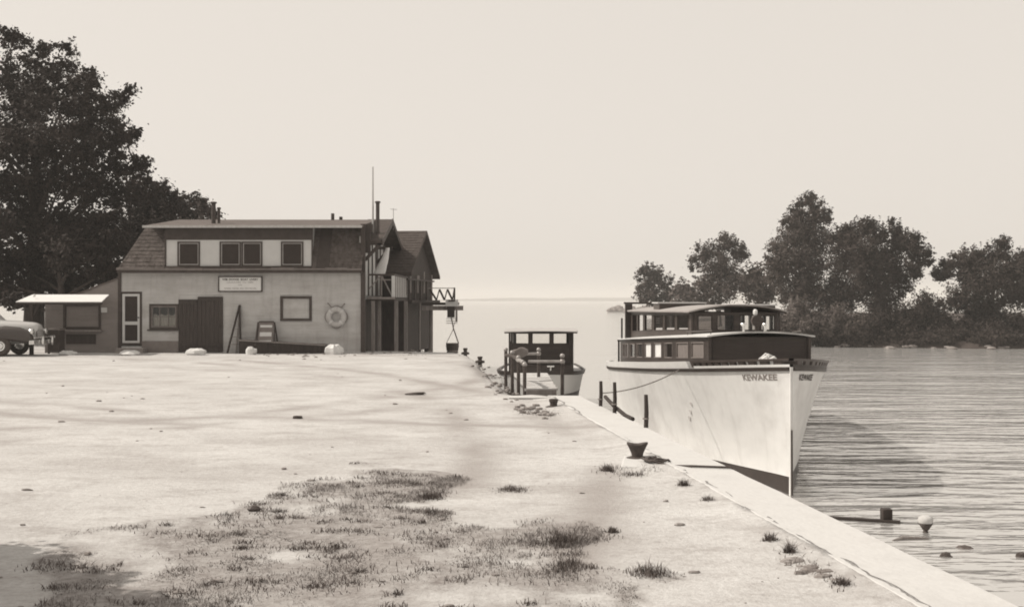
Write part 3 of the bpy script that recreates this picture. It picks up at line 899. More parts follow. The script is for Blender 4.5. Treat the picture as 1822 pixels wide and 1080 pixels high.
# ---- barn doors, boards one by one, left leaf a little lower
for (xa, xb, top, nb_, lb, pr) in ((fx(318), fx(352), fz(533), 5, 'dark boarded leaf with the lower top', .0), (fx(352.3), fx(397), fz(528), 6, 'dark boarded leaf with the higher top', .03)):
    mb = MB(); mb.box(xa, xb, D0 - .02 - pr, D0 + .0, .02, top); dl = mb.build('barn_door', 'door_dark', bh); dl['label'] = lb
    w = (xb - xa) / nb_
    for k in range(nb_):
        mb = MB(); mb.box(xa + k * w + .004, xa + (k + 1) * w - .004, D0 - .045 - pr + random.uniform(-.004, .004), D0 - .021 - pr, .03, top - .005)
        mb.build('plank', 'door_dark', dl)
    for za, zb_ in ((top - .16, top - .05), (.25, .36)):
        mb = MB(); mb.box(xa + .02, xb - .02, D0 - .075 - pr, D0 - .05 - pr, za, zb_); mb.build('ledge', 'door_dark', dl)
    mb = MB(); mb.box(xb - .14, xb - .1, D0 - .11 - pr, D0 - .078 - pr, .95, 1.2); mb.build('handle', 'iron', dl)
# ---- boarded window right
sw_ = window_unit(bh, ops['shut'][0], ops['shut'][1], D0, ops['shut'][2], ops['shut'][3], 'trim_dark', 'trim_dark', fr=.095, sf=.0, pane='siding', proud=.05)
for c in list(sw_.children):
    if c.name.startswith('sash'): bpy.data.objects.remove(c)
sw_['label'] = 'square window with pale closed shutter in a dark frame'
# ---- chimneys and roof poles
for (pxx, y0, y1, r_, dd) in ((380, 402, 361, .085, 43.6), (389.5, 402, 371, .055, 43.8), (672, 402, 360, .075, 43.9)):
    q = px(pxx, y1, dd)
    mb = MB(); mb.tube([(q.x, dd, zz(y0, dd) - .4), (q.x, dd, q.z)], r_, 10); mb.lathe((q.x, dd, q.z - .03), [(r_, 0), (r_ * 1.5, 0), (r_ * 1.5, .05), (r_, .07)], 10)
    mb.build('stove_pipe', 'iron', bh)
q = px(592, 380, 46.3); mb = MB(); mb.tube([(q.x, 46.3, 4.9), (q.x, 46.3, q.z)], .07, 8); mb.build('stove_pipe', 'iron', bh)
q = px(663.5, 297, 44.0); mb = MB(); mb.tube([(q.x, 44.0, 4.2), (q.x, 44.0, q.z)], [.045, .025], 8); mb.build('flagpole', 'wood_light', bh)
q = px(700, 371, 47.0); mb = MB(); mb.tube([(q.x, 47, 4.9), (q.x, 47, q.z)], .012, 6); mb.tube([(q.x - .14, 47, q.z - .03), (q.x + .16, 47, q.z - .05)], .01, 6); mb.build('aerial', 'iron_mid', bh)
# box housing at the head of the corner post
mb = MB(); mb.box(lat(647, 42.9), lat(663, 42.9), 42.75, 43.1, zz(414, 42.9), zz(399, 42.9)); mb.box(lat(648, 42.9), lat(659, 42.9), 42.8, 43.05, zz(450, 42.9), zz(414, 42.9)); mb.build('corner_box', 'trim_dark', bh)

# ---- things on and before the front
def board_text(mb_name, parent, lines, xc, y, material='ink'):
    for (s_, zc, size, wid, bold, mt) in lines:
        v, f = text_mesh(s_, 1.0, bold)
        x0 = min(p[0] for p in v); x1 = max(p[0] for p in v); z0 = min(p[1] for p in v); z1 = max(p[1] for p in v)
        mb = MB()
        mb.add([(xc + ((p[0] - x0) / (x1 - x0) - .5) * wid, y, zc + ((p[1] - z0) / (z1 - z0) - .5) * size) for p in v], f)
        mb.build(mb_name, mt, parent, recalc=False)
sg = thing('sign_board', 'white framed sign with rows of dark lettering under the eave', 'sign', (fx(428), D0 - .03, fz(518)))
sx0, sx1, sz0, sz1 = fx(391), fx(465.5), fz(517.5), fz(493.5)
mb = MB(); mb.box(sx0, sx1, D0 - .065, D0 - .024, sz0, sz1); mb.build('panel', 'white', sg)
mb = MB()
for (p, q, r, s_) in ((sx0 - .04, sx0, sz0 - .04, sz1 + .04), (sx1, sx1 + .04, sz0 - .04, sz1 + .04), (sx0, sx1, sz0 - .04, sz0), (sx0, sx1, sz1, sz1 + .04)):
    mb.box(p, q, D0 - .09, D0 - .024, r, s_)
mb.build('frame', 'trim_dark', sg)
xc = (sx0 + sx1) / 2; hh = sz1 - sz0
board_text('lettering', sg, [('WM. DOOGE  BOAT  LIVERY', sz1 - .16 * hh, .085, 1.36, .02, 'ink'), ('LAUNCHES  TO  HIRE', sz1 - .38 * hh, .05, 1.0, .0, 'ink_grey'),
                             ('FOR', sz1 - .58 * hh, .045, .14, 0, 'ink_grey'), ('FISHING  PARTIES  AND  EXCURSIONS', sz1 - .82 * hh, .055, 1.2, 0, 'ink_grey')], xc, D0 - .068)

lr = thing('life_ring', 'pale round life ring hanging on the clapboard front by the corner', 'life ring', (fx(599), D0 - .05, fz(582)))
c_ = Vector((fx(599), D0 - .12, fz(564)))
mb = MB(); mb.torus(c_, .285, .105, 36, 12, 'y', .8); mb.build('ring', 'wood_light', lr, smooth=True)
for ang in (45, 135, 225, 315):
    mb = MB(); cc = c_ + Vector((math.cos(R(ang)) * .285, 0, math.sin(R(ang)) * .285))
    t_ = Vector((-math.sin(R(ang)), 0, math.cos(R(ang)))) * .035
    mb.tube([cc - t_, cc + t_], .109, 10, cap=False); mb.build('band', 'panel_light', lr)
mb = MB()
rp_ = []
for k in range(41):
    a_ = R(90) + 2 * math.pi * k / 40; rr = .40 + .03 * math.cos(4 * a_)
    rp_.append(c_ + Vector((math.cos(a_) * rr, .03, math.sin(a_) * rr)))
mb.tube(rp_, .014, 6)
pl, pr_ = Vector((fx(584), D0 - .03, fz(540))), Vector((fx(613), D0 - .03, fz(541)))
mb.tube([pl, pl + Vector((.12, -.02, -.13)), c_ + Vector((0, .02, .36)), pr_ + Vector((-.12, -.02, -.13)), pr_], .014, 6)
mb.build('rope', 'rope', lr)
for q in (pl, pr_):
    mb = MB(); mb.tube([q + Vector((0, .03, 0)), q + Vector((0, -.06, .01))], .025, 6); mb.build('peg', 'wood_mid', lr)

ld = thing('stepladder', 'narrow dark stepladder leaning beside the big barn doors', 'ladder', (fx(422), D0 - .3, 0))
ap = Vector((fx(427), D0 - .06, fz(543)))
for (xx, yy, w) in ((fx(411), D0 - .55, .05), (fx(434), D0 - .5, .07)):
    mb = MB(); mb.bar((xx, yy, 0), ap, w, w * 1.2); mb.build('rail', 'wood_dark', ld)
for t_ in (.18, .34, .5, .66):
    a_ = Vector((fx(411), D0 - .55, 0)).lerp(ap, t_); b_ = Vector((fx(434), D0 - .5, 0)).lerp(ap, t_)
    mb = MB(); mb.bar(a_, b_, .03, .03); mb.build('rung', 'wood_mid', ld)
for xx in (fx(421), fx(428)):
    mb = MB(); mb.bar((xx, D0 - .08, 0), ap + Vector((0, .03, -.1)), .04); mb.build('back_leg', 'wood_mid', ld)

sb = thing('sandwich_board', 'small lettered notice board on legs under the shuttered window', 'sign', (fx(478), D0 - .5, .3))
def tilt(x, z, dy=0):
    t_ = (z - .3) / .9
    return (x, D0 - .62 + .3 * t_ + dy, z)
z0, z1 = fz(608), fz(573)
mb = MB()
xa, xb = fx(464.5), fx(490.5)
mb.hexa([tilt(xa, z0), tilt(xb, z0), tilt(xb, z0, .03), tilt(xa, z0, .03), tilt(xa, z1), tilt(xb, z1), tilt(xb, z1, .03), tilt(xa, z1, .03)])
mb.build('panel', 'trim_mid', sb)
for (za, zb_, mm) in ((.74, .86, 'panel_light'), (.30, .50, 'panel_light'), (.03, .10, 'panel_light')):
    a_, b_ = z0 + (z1 - z0) * za, z0 + (z1 - z0) * zb_
    mb = MB(); mb.hexa([tilt(xa + .06, a_, -.008), tilt(xb - .05, a_, -.008), tilt(xb - .05, a_, -.002), tilt(xa + .06, a_, -.002), tilt(xa + .06, b_, -.008), tilt(xb - .05, b_, -.008), tilt(xb - .05, b_, -.002), tilt(xa + .06, b_, -.002)])
    mb.build('notice', mm, sb)
for s_, xx in ((-1, xa - .03), (1, xb + .03)):
    mb = MB(); mb.bar(tilt(xx + s_ * .05, .28), tilt(xx, z1), .05); mb.build('leg', 'trim_dark', sb)
    mb = MB(); mb.bar((xx + s_ * .08, D0 - .12, .28), tilt(xx, z1 - .03, .04), .04); mb.build('leg', 'trim_dark', sb)
mb = MB(); mb.bar(tilt(xa, z1 + .02), tilt(xb, z1 + .02), .05); mb.build('cap', 'trim_dark', sb)

pf = thing('timber_platform', 'low dark timber platform with pale top edge along the front', 'platform', (fx(508), D0 - .5, 0))
pz = lambda x: fz(603) + (fz(612) - fz(603)) * (x - fx(430)) / (fx(582) - fx(430))
xa, xb = fx(432), fx(582)
mb = MB(); mb.hexa([(xa, D0 - .62, -.1), (xb, D0 - .62, -.1), (xb, D0 - .06, -.1), (xa, D0 - .06, -.1), (xa, D0 - .62, pz(xa) - .05), (xb, D0 - .62, pz(xb) - .05), (xb, D0 - .06, pz(xb) - .05), (xa, D0 - .06, pz(xa) - .05)])
mb.build('front', 'wood_dark', pf)
for k in range(4):
    y0, y1 = D0 - .66 + k * .155, D0 - .66 + k * .155 + .147
    mb = MB(); mb.hexa([(xa - .03, y0, pz(xa) - .047), (xb + .02, y0, pz(xb) - .047), (xb + .02, y1, pz(xb) - .047), (xa - .03, y1, pz(xa) - .047), (xa - .03, y0, pz(xa)), (xb + .02, y0, pz(xb)), (xb + .02, y1, pz(xb)), (xa - .03, y1, pz(xa))])
    mb.build('plank', 'wood_mid', pf)

# whitewashed stones
for i, (pxx, pyy, d, rx, rz, lb) in enumerate([
        (122, 624, 40.8, .36, .11, 'flat whitewashed stone under the shed counter'),
        (233, 626, 40.6, .38, .13, 'low whitewashed stone before the screen door'),
        (349, 622, 40.8, .36, .17, 'whitewashed stone before the barn doors'),
        (446, 618, 41.2, .22, .21, 'round whitewashed stone at the foot of the stepladder'),
        (595, 614, 41.0, .33, .27, 'tall pointed whitewashed stone below the life ring')]):
    q = px(pxx, pyy, d)
    mb = MB(); mb.blob((q.x, d, rz * .35), rx, rx * .7, rz, 12, .2, 20 + i)
    o = mb.build('whitewashed_stone', 'rock', None, bevel=.0)
    tag(o, lb, 'stone', 'whitewashed stones before the boathouse')
# weeds / plant pot shadow at wall
# ---- flag hanging furled from the gable
mb = MB(); secs = []
for k in range(9):
    t_ = k / 8
    c0 = px(690, 441, 44.6).lerp(px(675, 489, 44.2), t_); w = .07 + .15 * t_
    secs.append([c0 + Vector((w * math.cos(a_) * (1 + .25 * math.sin(3 * a_ + k * .5)), w * .45 * math.sin(a_), 0)) for a_ in [2 * math.pi * j / 14 for j in range(14)]])
mb.loft(secs)
fl = mb.build('furled_flag', 'white', None, smooth=True)
tag(fl, 'white cloth hanging in folds above the balcony', 'flag')

# ---- walkway with hoist and tub
wk = thing('walkway', 'raised timber walkway with zigzag railing beyond the balcony', 'walkway', (-3.6, 51, -1.3))
dw = 51.0
x0, x1 = lat(752, dw), lat(821, dw)
mb = MB(); mb.box(x0, x1 - .12, dw - .5, dw + .5, zz(543, dw), zz(538, dw)); mb.build('deck', 'wood_dark', wk)
mb = MB(); mb.box(x0, x1 + .1, dw - .46, dw - .3, zz(552, dw), zz(544, dw)); mb.build('beam', 'wood_mid', wk)
mb = MB(); mb.bar((lat(762, dw), dw - .45, zz(513, dw)), (lat(811, dw), dw - .45, zz(513, dw)), .035); mb.build('rail', 'wood_mid', wk)
zx = [766, 778, 783, 792, 797, 806, 809]
for i in range(len(zx) - 1):
    ya, yb = (515, 534) if i % 2 == 0 else (534, 515)
    mb = MB(); mb.bar((lat(zx[i], dw), dw - .45, zz(ya, dw)), (lat(zx[i + 1], dw), dw - .45, zz(yb, dw)), .085 if i % 2 == 0 else .05); mb.build('brace', 'wood_dark', wk)
mb = MB(); mb.box(lat(808, dw), lat(811, dw), dw - .48, dw - .42, zz(540, dw), zz(512, dw)); mb.build('post', 'wood_dark', wk)
for xx in (x0 + .35,):
    mb = MB(); mb.tube([(xx, dw + .4, -3.2), (xx, dw + .4, zz(543, dw))], .09, 8); mb.build('pile', 'wood_mid', wk)
ho = thing('hoist', 'pulley hoist with crossed ropes hung at the end of the walkway', 'hoist', (lat(805, 50.3), 50.3, .2))
dh = 50.3
mb = MB(); mb.box(lat(793, dh), lat(815, dh), dh - .12, dh + .12, zz(545, dh), zz(533, dh)); mb.build('head_box', 'panel_light', ho)
mb = MB(); mb.box(lat(798, dh), lat(810, dh), dh - .16, dh - .125, zz(536.5, dh), zz(533.5, dh)); mb.build('slot', 'trim_dark', ho)
mb = MB(); mb.box(lat(796, dh), lat(809, dh), dh - .1, dh + .1, zz(565, dh), zz(545.5, dh)); mb.build('pulley_block', 'wood_dark', ho)
mb = MB(); mb.box(lat(810.5, dh), lat(814, dh), dh - .05, dh + .05, zz(573, dh), zz(545.5, dh)); mb.build('guide', 'wood_mid', ho)
for yy in (567, 571, 575):
    mb = MB(); mb.tube([px(794, yy, dh), px(814, yy, dh)], .018, 6); mb.build('bar', 'iron_mid', ho)
mb = MB(); mb.tube([px(803, 565, dh), px(807, 585, dh), px(816, 611, dh)], .028, 6); mb.tube([px(809, 573, dh), px(806, 587, dh), px(794, 611, dh)], .014, 6); mb.build('rope', 'rope', ho)
tb = thing('hanging_tub', 'dark round tub slung from the hoist ropes near the bank', 'tub', (lat(805, dh), dh, zz(631, dh)))
c0 = px(805, 631, dh)
mb = MB(); mb.lathe(c0, [(.0, .0), (.19, .0), (.24, .12), (.275, .3), (.285, .5), (.27, .52), (.25, .5), (.24, .3), (.0, .1)], 20); mb.build('tub_body', 'wood_mid', tb, smooth=False)
for z_ in (.1, .38):
    mb = MB(); mb.torus(c0 + Vector((0, 0, z_)), .245 + z_ * .1, .02, 20, 6, 'z'); mb.build('hoop', 'iron', tb)
mb = MB(); mb.lathe(c0 + Vector((0, 0, .2)), [(.268, .0), (.293, .29), (.28, .3), (.25, .0)], 20); mb.build('upper_band', 'trim_dark', tb)

# ---- mooring stubs on the bank
def stub(pxx, pyt, pyb, d, w, lb, horn=False):
    q = px(pxx, pyb, d); h = (pyb - pyt) / F * d
    t = thing('mooring_stub', lb, 'bollard', (q.x, d, q.z))
    mb = MB(); mb.lathe((q.x, d, q.z - .12), [(w * .42, 0), (w * .4, .12 + h * .5), (w * .5, .12 + h * .7), (w * .5, .12 + h * .95), (w * .3, .12 + h)], 10); mb.build('post', 'iron', t)
    mb = MB(); mb.lathe((q.x, d, q.z - .05), [(w * .9, 0), (w * .9, .07), (w * .6, .085)], 10); mb.build('base', 'iron', t)
stub(828, 619, 628, 42.1, .17, 'dark iron mooring stub beside the hanging tub')
stub(854, 634, 643, 36.4, .17, 'dark iron mooring stub alone on the bank before the far lake')
stub(985, 709, 725, 20.9, .17, 'dark iron mooring stub at the corner of the landing')

# ================================================================== REFRESHMENT SHED
sh = thing('shed', 'low clapboard stand with a serving hatch built against the boathouse', 'shed', (fx(146), D0, 0))
SX0, SX1 = fx(80), BX0 - .04
def stop(x): return min(fz(498), fz(532) + (fz(498) - fz(532)) * (x - fx(118)) / (fx(205) - fx(118)))
hatch = (fx(113), fx(180), fz(586), fz(540)); low = (fx(118), fx(171), fz(612), fz(595))
mb = MB()
hw_ = to_uv(hatch, SX0, SX1, -.2, 2.1)
wall_cells(mb, lambda u, v: Vector((SX0 + (SX1 - SX0) * u, D0 + .006, -.2 + 2.3 * v)), lambda u, v: Vector((0, -1, 0)), .1, [hw_])
mb.prism([(SX0 + .9, 2.1), (SX1, 2.1), (SX1, fz(498)), (SX1 - .15, fz(499))], 'y', D0 + .006, D0 + .1)
mb.box(SX0, SX0 + .1, D0 + .107, D0 + 2.6, -.2, 2.1); mb.box(SX0, SX1, D0 + 2.6, D0 + 2.7, -.2, 2.1)
mb.build('wall', 'shed_siding', sh)
mb = siding(MB(), SX0, SX1, D0, 0.0, 2.75, [hatch, low], ztop=lambda x: stop(x) + 0.02)
stuff(mb.build('clapboard_siding', 'shed_siding', sh))
mb = MB(); mb.hexa([(SX0 - .1, D0 - .05, 2.02), (fx(118), D0 - .05, 2.03), (fx(118), D0 + 2.8, 2.03), (SX0 - .1, D0 + 2.8, 2.02), (SX0 - .1, D0 - .05, 2.1), (fx(118), D0 - .05, 2.1), (fx(118), D0 + 2.8, 2.1), (SX0 - .1, D0 + 2.8, 2.1)])
mb.hexa([(fx(118), D0 - .04, fz(532)), (SX1, D0 - .04, fz(497)), (SX1, D0 + 2.8, fz(497)), (fx(118), D0 + 2.8, fz(532)), (fx(118), D0 - .04, fz(532) + .06), (SX1, D0 - .04, fz(497) + .06), (SX1, D0 + 2.8, fz(497) + .06), (fx(118), D0 + 2.8, fz(532) + .06)])
mb.build('roof', 'roof_grey', sh)
wq = window_unit(sh, hatch[0], hatch[1], D0, hatch[2], hatch[3], 'trim_dark', 'trim_dark', fr=.09, sf=.0, pane='shed_siding')
wq.name = 'serving_hatch'
for c in list(wq.children):
    if c.name.startswith('sash'): bpy.data.objects.remove(c)
mb = MB(); mb.box(fx(104), fx(184), D0 - .3, D0 - .036, hatch[2] - .08, hatch[2] - .02); mb.build('counter', 'wood_mid', sh)
mb = MB(); mb.box(low[0], low[1], D0 - .03, D0 + .005, low[2], low[3]); mb.build('low_panel', 'door_dark', sh)
aw0, aw1 = 40.6, 42.2
mb = MB()
az0, az1 = zz(538, aw0), zz(525.5, aw1)
al, ar, bl, br = lat(28, aw0), lat(181, aw0), lat(58, aw1), lat(194, aw1)
mb.hexa([(al, aw0, az0), (ar, aw0, az0), (br, aw1, az1), (bl, aw1, az1), (al, aw0, az0 + .03), (ar, aw0, az0 + .03), (br, aw1, az1 + .03), (bl, aw1, az1 + .03)])
awn = mb.build('awning', 'white', sh); awn['label'] = 'sloping white awning'
mb = MB(); mb.bar((al, aw0 + .04, az0 - .04), (ar, aw0 + .04, az0 - .04), .07); mb.build('front_rail', 'wood_dark', awn)
xx = lat(57, aw0 + .1)
mb = MB(); mb.bar((xx, aw0 + .06, 0), (xx, aw0 + .06, az0 - .07), .12); mb.build('awning_post', 'wood_dark', sh)
for s_ in (-1, 1):
    mb = MB(); mb.bar((xx, aw0 + .06, az0 - .62), (xx + s_ * .27, aw0 + .06, az0 - .08), .05); mb.build('brace', 'wood_dark', sh)
mb = MB(); mb.box(fx(181), fx(191), D0 - .06, D0 - .023, fz(556), fz(547)); mb.build('notice', 'panel_light', sh)
mb = MB(); mb.blob((lat(61, 41.2), 41.2, az0 + .24), .06, .06, .06, 8, .1, 5); mb.build('lamp_globe', 'white', sh)
ib = thing('ice_box', 'dark metal drinks chest with pale badge at the shed corner', 'cooler', (fx(98, 41.6), 41.6, 0))
mb = MB(); mb.box(fx(88, 41.6), fx(110, 41.6), 41.4, 41.9, .08, .85); mb.build('chest', 'trim_dark', ib, bevel=.03)
mb = MB(); mb.box(fx(87, 41.6), fx(111, 41.6), 41.38, 41.92, .855, .93); mb.build('lid', 'trim_mid', ib, bevel=.02)
mb = MB(); mb.box(fx(93, 41.6), fx(102, 41.6), 41.39, 41.398, .6, .68); mb.build('badge', 'panel_light', ib)
for a_ in (fx(89.5, 41.6), fx(108.5, 41.6)):
    mb = MB(); mb.box(a_ - .03, a_ + .03, 41.43, 41.5, 0, .08); mb.build('foot', 'iron', ib)

# ================================================================== MOTOR CAR (only its nose is in the picture)
car = thing('motor_car', 'dark old motor car with chrome bumper parked by the shed', 'car', (-19.0, 40.1, 0))
CF, CY = lat(80, 39.9), 40.1
def csec(x, hw, zb, zt, e=2.6, n=24, yo=0.0):
    out = []
    for k in range(n):
        a = 2 * math.pi * k / n; c, s_ = math.cos(a), math.sin(a)
        out.append((CF - x, CY + yo + hw * math.copysign(abs(c) ** (2 / e), c), (zb + zt) / 2 + (zt - zb) / 2 * math.copysign(abs(s_) ** (2 / e), s_)))
    return out
mb = MB()
mb.loft([csec(.22, .20, .62, 1.02), csec(.27, .30, .5, 1.12), csec(.45, .37, .45, 1.19), csec(1.0, .48, .42, 1.24), csec(1.55, .62, .4, 1.27), csec(1.75, .70, .35, 1.28),
         csec(2.6, .80, .32, 1.26), csec(3.6, .8, .32, 1.24), csec(4.3, .66, .36, 1.15), csec(4.75, .42, .45, .9)])
mb.build('body', 'car_sky_sheen', car, smooth=True)
mb = MB()
mb.loft([csec(1.68, .62, 1.1, 1.24, 3.5), csec(1.95, .64, 1.1, 1.52, 3.5), csec(2.2, .65, 1.1, 1.66, 3.2), csec(2.9, .66, 1.1, 1.72, 3.2), csec(3.5, .62, 1.1, 1.64, 3), csec(4.05, .5, 1.05, 1.3, 3)])
cb = mb.build('cabin', 'car_sky_sheen', car, smooth=True)
for a, b in ((2.0, 2.75), (2.85, 3.5)):
    for s_ in (-1, 1):
        mb = MB(); yy = CY + s_ * .652
        mb.hexa([(CF - a - .1, yy - .02, 1.3), (CF - b, yy - .02, 1.3), (CF - b, yy + .02, 1.3), (CF - a - .1, yy + .02, 1.3), (CF - a - .2, yy - .02, 1.56), (CF - b, yy - .02, 1.56), (CF - b, yy + .02, 1.56), (CF - a - .2, yy + .02, 1.56)])
        mb.build('side_window', 'screen', cb)
for s_ in (-1, 1):
    mb = MB()
    mb.loft([csec(.26, .10, .5, .72, 2.2, 18, s_ * .62), csec(.36, .18, .46, .9, 2.2, 18, s_ * .63), csec(.7, .24, .5, 1.03, 2.3, 18, s_ * .64), csec(1.2, .26, .58, 1.08, 2.3, 18, s_ * .66),
             csec(1.75, .24, .42, .98, 2.3, 18, s_ * .68), csec(2.3, .16, .34, .8, 2.3, 18, s_ * .72), csec(2.8, .06, .32, .6, 2.3, 18, s_ * .74)])
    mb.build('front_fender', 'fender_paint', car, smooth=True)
    mb = MB()
    mb.loft([csec(3.0, .06, .34, .6, 2.3, 18, s_ * .74), csec(3.4, .2, .44, .95, 2.3, 18, s_ * .7), csec(3.9, .22, .5, .98, 2.3, 18, s_ * .68), csec(4.6, .14, .42, .75, 2.3, 18, s_ * .62)])
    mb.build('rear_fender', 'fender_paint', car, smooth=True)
    for xw in (1.33, 3.75):
        c0 = Vector((CF - xw, CY + s_ * .76, .37))
        mb = MB(); mb.torus(c0, .275, .095, 28, 10, 'y'); w = mb.build('wheel', 'tyre', car, smooth=True)
        mb = MB(); mb.lathe(c0, [(0, -s_ * -.03), (.2, s_ * -.0), (.2, s_ * .03), (.17, s_ * .055), (.13, s_ * .05), (.11, s_ * .075), (.0, s_ * .09)], 20, 'y'); mb.build('rim', 'chrome', w)
    c0 = Vector((CF - .33, CY + s_ * .58, .86))
    mb = MB(); mb.lathe(c0, [(0, -.12), (.08, -.1), (.115, -.02), (.12, .06), (.1, .085), (0, .1)], 18, 'x'); hl = mb.build('headlight', 'chrome', car, smooth=True)
mb = MB(); mb.loft([[(CF - .22 - .02 * abs(k), CY + .0 + k * .13 + dy, z) for (dy, z) in ((-.06, .55), (.06, .55), (.06, 1.02 - abs(k) * .08), (-.06, 1.02 - abs(k) * .08))] for k in (-2, -1, 0, 1, 2)])
mb.build('grille_backing', 'black', car)
for k in range(7):
    z = .58 + k * .06
    mb = MB(); mb.tube([(CF - .24, CY - .34, z), (CF - .16, CY - .15, z), (CF - .14, CY, z), (CF - .16, CY + .15, z), (CF - .24, CY + .34, z)], .013, 6); mb.build('grille_bar', 'chrome', car)
mb = MB(); mb.loft([[(CF - .02 - .22 * (abs(t_) ** 2.5), CY + t_ * .86, z) if q == 0 else (CF - .07 - .22 * (abs(t_) ** 2.5), CY + t_ * .86, z) for q, z in ((0, .42), (0, .57), (1, .57), (1, .42))] for t_ in (-1, -.85, -.6, -.3, 0, .3, .6, .85, 1)])
mb.build('bumper', 'chrome', car, bevel=.015)
for t_ in (-.4, .4):
    mb = MB(); mb.blob((CF + .01, CY + t_, .53), .05, .05, .17, 10, 0, 3); mb.build('bumper_guard', 'chrome', car, smooth=True)
mb = MB(); mb.tube([(CF - .12, CY - .82, .66), (CF - .02, CY - .5, .68), (CF - .0, CY, .68), (CF - .02, CY + .5, .68), (CF - .12, CY + .82, .66)], .02, 8); mb.build('bumper_bar', 'chrome', car)

# ================================================================== THE WHITE CABIN CRUISER
def itp(tab): 
    xs_ = [a for a, b in tab]; ys_ = [b for a, b in tab]
    return lambda s: float(np.interp(s, xs_, ys_))
def smooth_tab(tab):
    """monotone-ish smooth interpolation"""
    xs_ = np.array([a for a, b in tab], float); ys_ = np.array([b for a, b in tab], float)
    m = np.gradient(ys_, xs_)
    def f(s):
        s = min(max(s, xs_[0]), xs_[-1]); i = min(max(np.searchsorted(xs_, s) - 1, 0), len(xs_) - 2)
        h = xs_[i + 1] - xs_[i]; t = (s - xs_[i]) / h
        return float((2 * t**3 - 3 * t**2 + 1) * ys_[i] + (t**3 - 2 * t**2 + t) * h * m[i] + (-2 * t**3 + 3 * t**2) * ys_[i + 1] + (t**3 - t**2) * h * m[i + 1])
    return f
class Hull:
    def __init__(s, d0, axis, deck, wl, sheer, boot_z, flare=1.5, L=15):
        s.d0 = d0; s.axis = axis; s.deck = smooth_tab(deck); s.wl = smooth_tab(wl); s.sheer = smooth_tab(sheer); s.boot = boot_z; s.flare = flare; s.L = L
    def c(s, q): return s.axis(s.d0 + q)
    def hb(s, q, z):
        w, k, sh_ = s.wl(q), s.deck(q), s.sheer(q)
        if z >= WATER:
            f = (z - WATER) / (sh_ - WATER)
            p = s.flare + (1.0 - s.flare) * min(1, q / (s.L * .6))
            return max(.012, w + (k - w) * f ** p)
        return max(.012, w * (1 - ((WATER - z) / .95) ** 2))
    def pt(s, side, q, z, off=0.0):
        return Vector((s.c(q) + side * (s.hb(q, z) + off), s.d0 + q, z))
    def nrm(s, side, q, z):
        e = .03
        a = s.pt(side, q + e, z) - s.pt(side, max(0, q - e), z); b = s.pt(side, q, z + e) - s.pt(side, q, z - e)
        n = a.cross(b).normalized()
        return n if n.x * side > 0 else -n
    def shell(s, mb, zlo, zhi, nz, qs):
        """zlo/zhi functions of q; strip of both sides"""
        for side in (-1, 1):
            secs = [[s.pt(side, q, zlo(q) + (zhi(q) - zlo(q)) * j / nz) for j in range(nz + 1)] for q in qs]
            mb.loft(secs, closed=False, caps=False)
        for j in range(nz):      # transom
            q = qs[-1]; z0 = zlo(q) + (zhi(q) - zlo(q)) * j / nz; z1 = zlo(q) + (zhi(q) - zlo(q)) * (j + 1) / nz
            mb.add([s.pt(-1, q, z0), s.pt(1, q, z0), s.pt(1, q, z1), s.pt(-1, q, z1)], [(0, 1, 2, 3)])
        return mb

HB = Hull(19.0, lambda d: 4.5 + .0116 * d,
          [(0, .02), (.3, .27), (.7, .55), (1.2, .80), (2, 1.10), (3, 1.38), (5, 1.76), (8, 2.10), (11, 2.22), (13, 2.15), (15, 1.85)],
          [(0, .015), (.5, .12), (1, .26), (2, .55), (3, .83), (5, 1.3), (8, 1.8), (11, 1.98), (13, 1.9), (15, 1.6)],
          [(0, .87), (1.5, .76), (3, .66), (5, .54), (8, .38), (11, .22), (15, .04)], -.95, 1.55)
bt = thing('cabin_cruiser', 'long white cabin cruiser with dark two-level deckhouse moored along the seawall', 'boat', (4.8, 26.5, WATER))
qs = list(np.concatenate([np.linspace(0, 1.5, 16), np.linspace(1.75, 5, 14), np.linspace(5.5, 15, 20)]))
bootz = lambda q: -1.0 - .04 * q
mb = HB.shell(MB(), bootz, HB.sheer, 12, qs); hull = mb.build('hull', 'hull_white', bt, smooth=True)
mb = HB.shell(MB(), lambda q: -2.2, lambda q: bootz(q), 6, qs); mb.build('boot_topping', 'boot', bt, smooth=True)
# stem post
mb = MB(); mb.loft([[(HB.c(0) - .03, 19.03, z), (HB.c(0) + .03, 19.03, z), (HB.c(0) + .022, 18.965, z), (HB.c(0) - .022, 18.965, z)] for z in (-2.2, -1.4, -.9, -.3, .3, .86)]); mb.build('stem_post', 'hull_white', bt)
mb = MB(); mb.loft([[(HB.c(0) - .012, 19.0, z), (HB.c(0) + .012, 19.0, z), (HB.c(0) + .012, 18.95 - (.0 if z > -.9 else .02), z), (HB.c(0) - .012, 18.95 - (.0 if z > -.9 else .02), z)] for z in (-2.2, -1.2, -.95, -.4, -.2)]); mb.build('stem_iron', 'iron', bt)
# deck
mb = MB()
mb.loft([[HB.pt(-1, q, HB.sheer(q) - .05, -.02), Vector((HB.c(q), 19 + q, HB.sheer(q) + .0)), HB.pt(1, q, HB.sheer(q) - .05, -.02)] for q in qs], closed=False, caps=False)
mb.build('deck', 'canvas', bt, recalc=True)
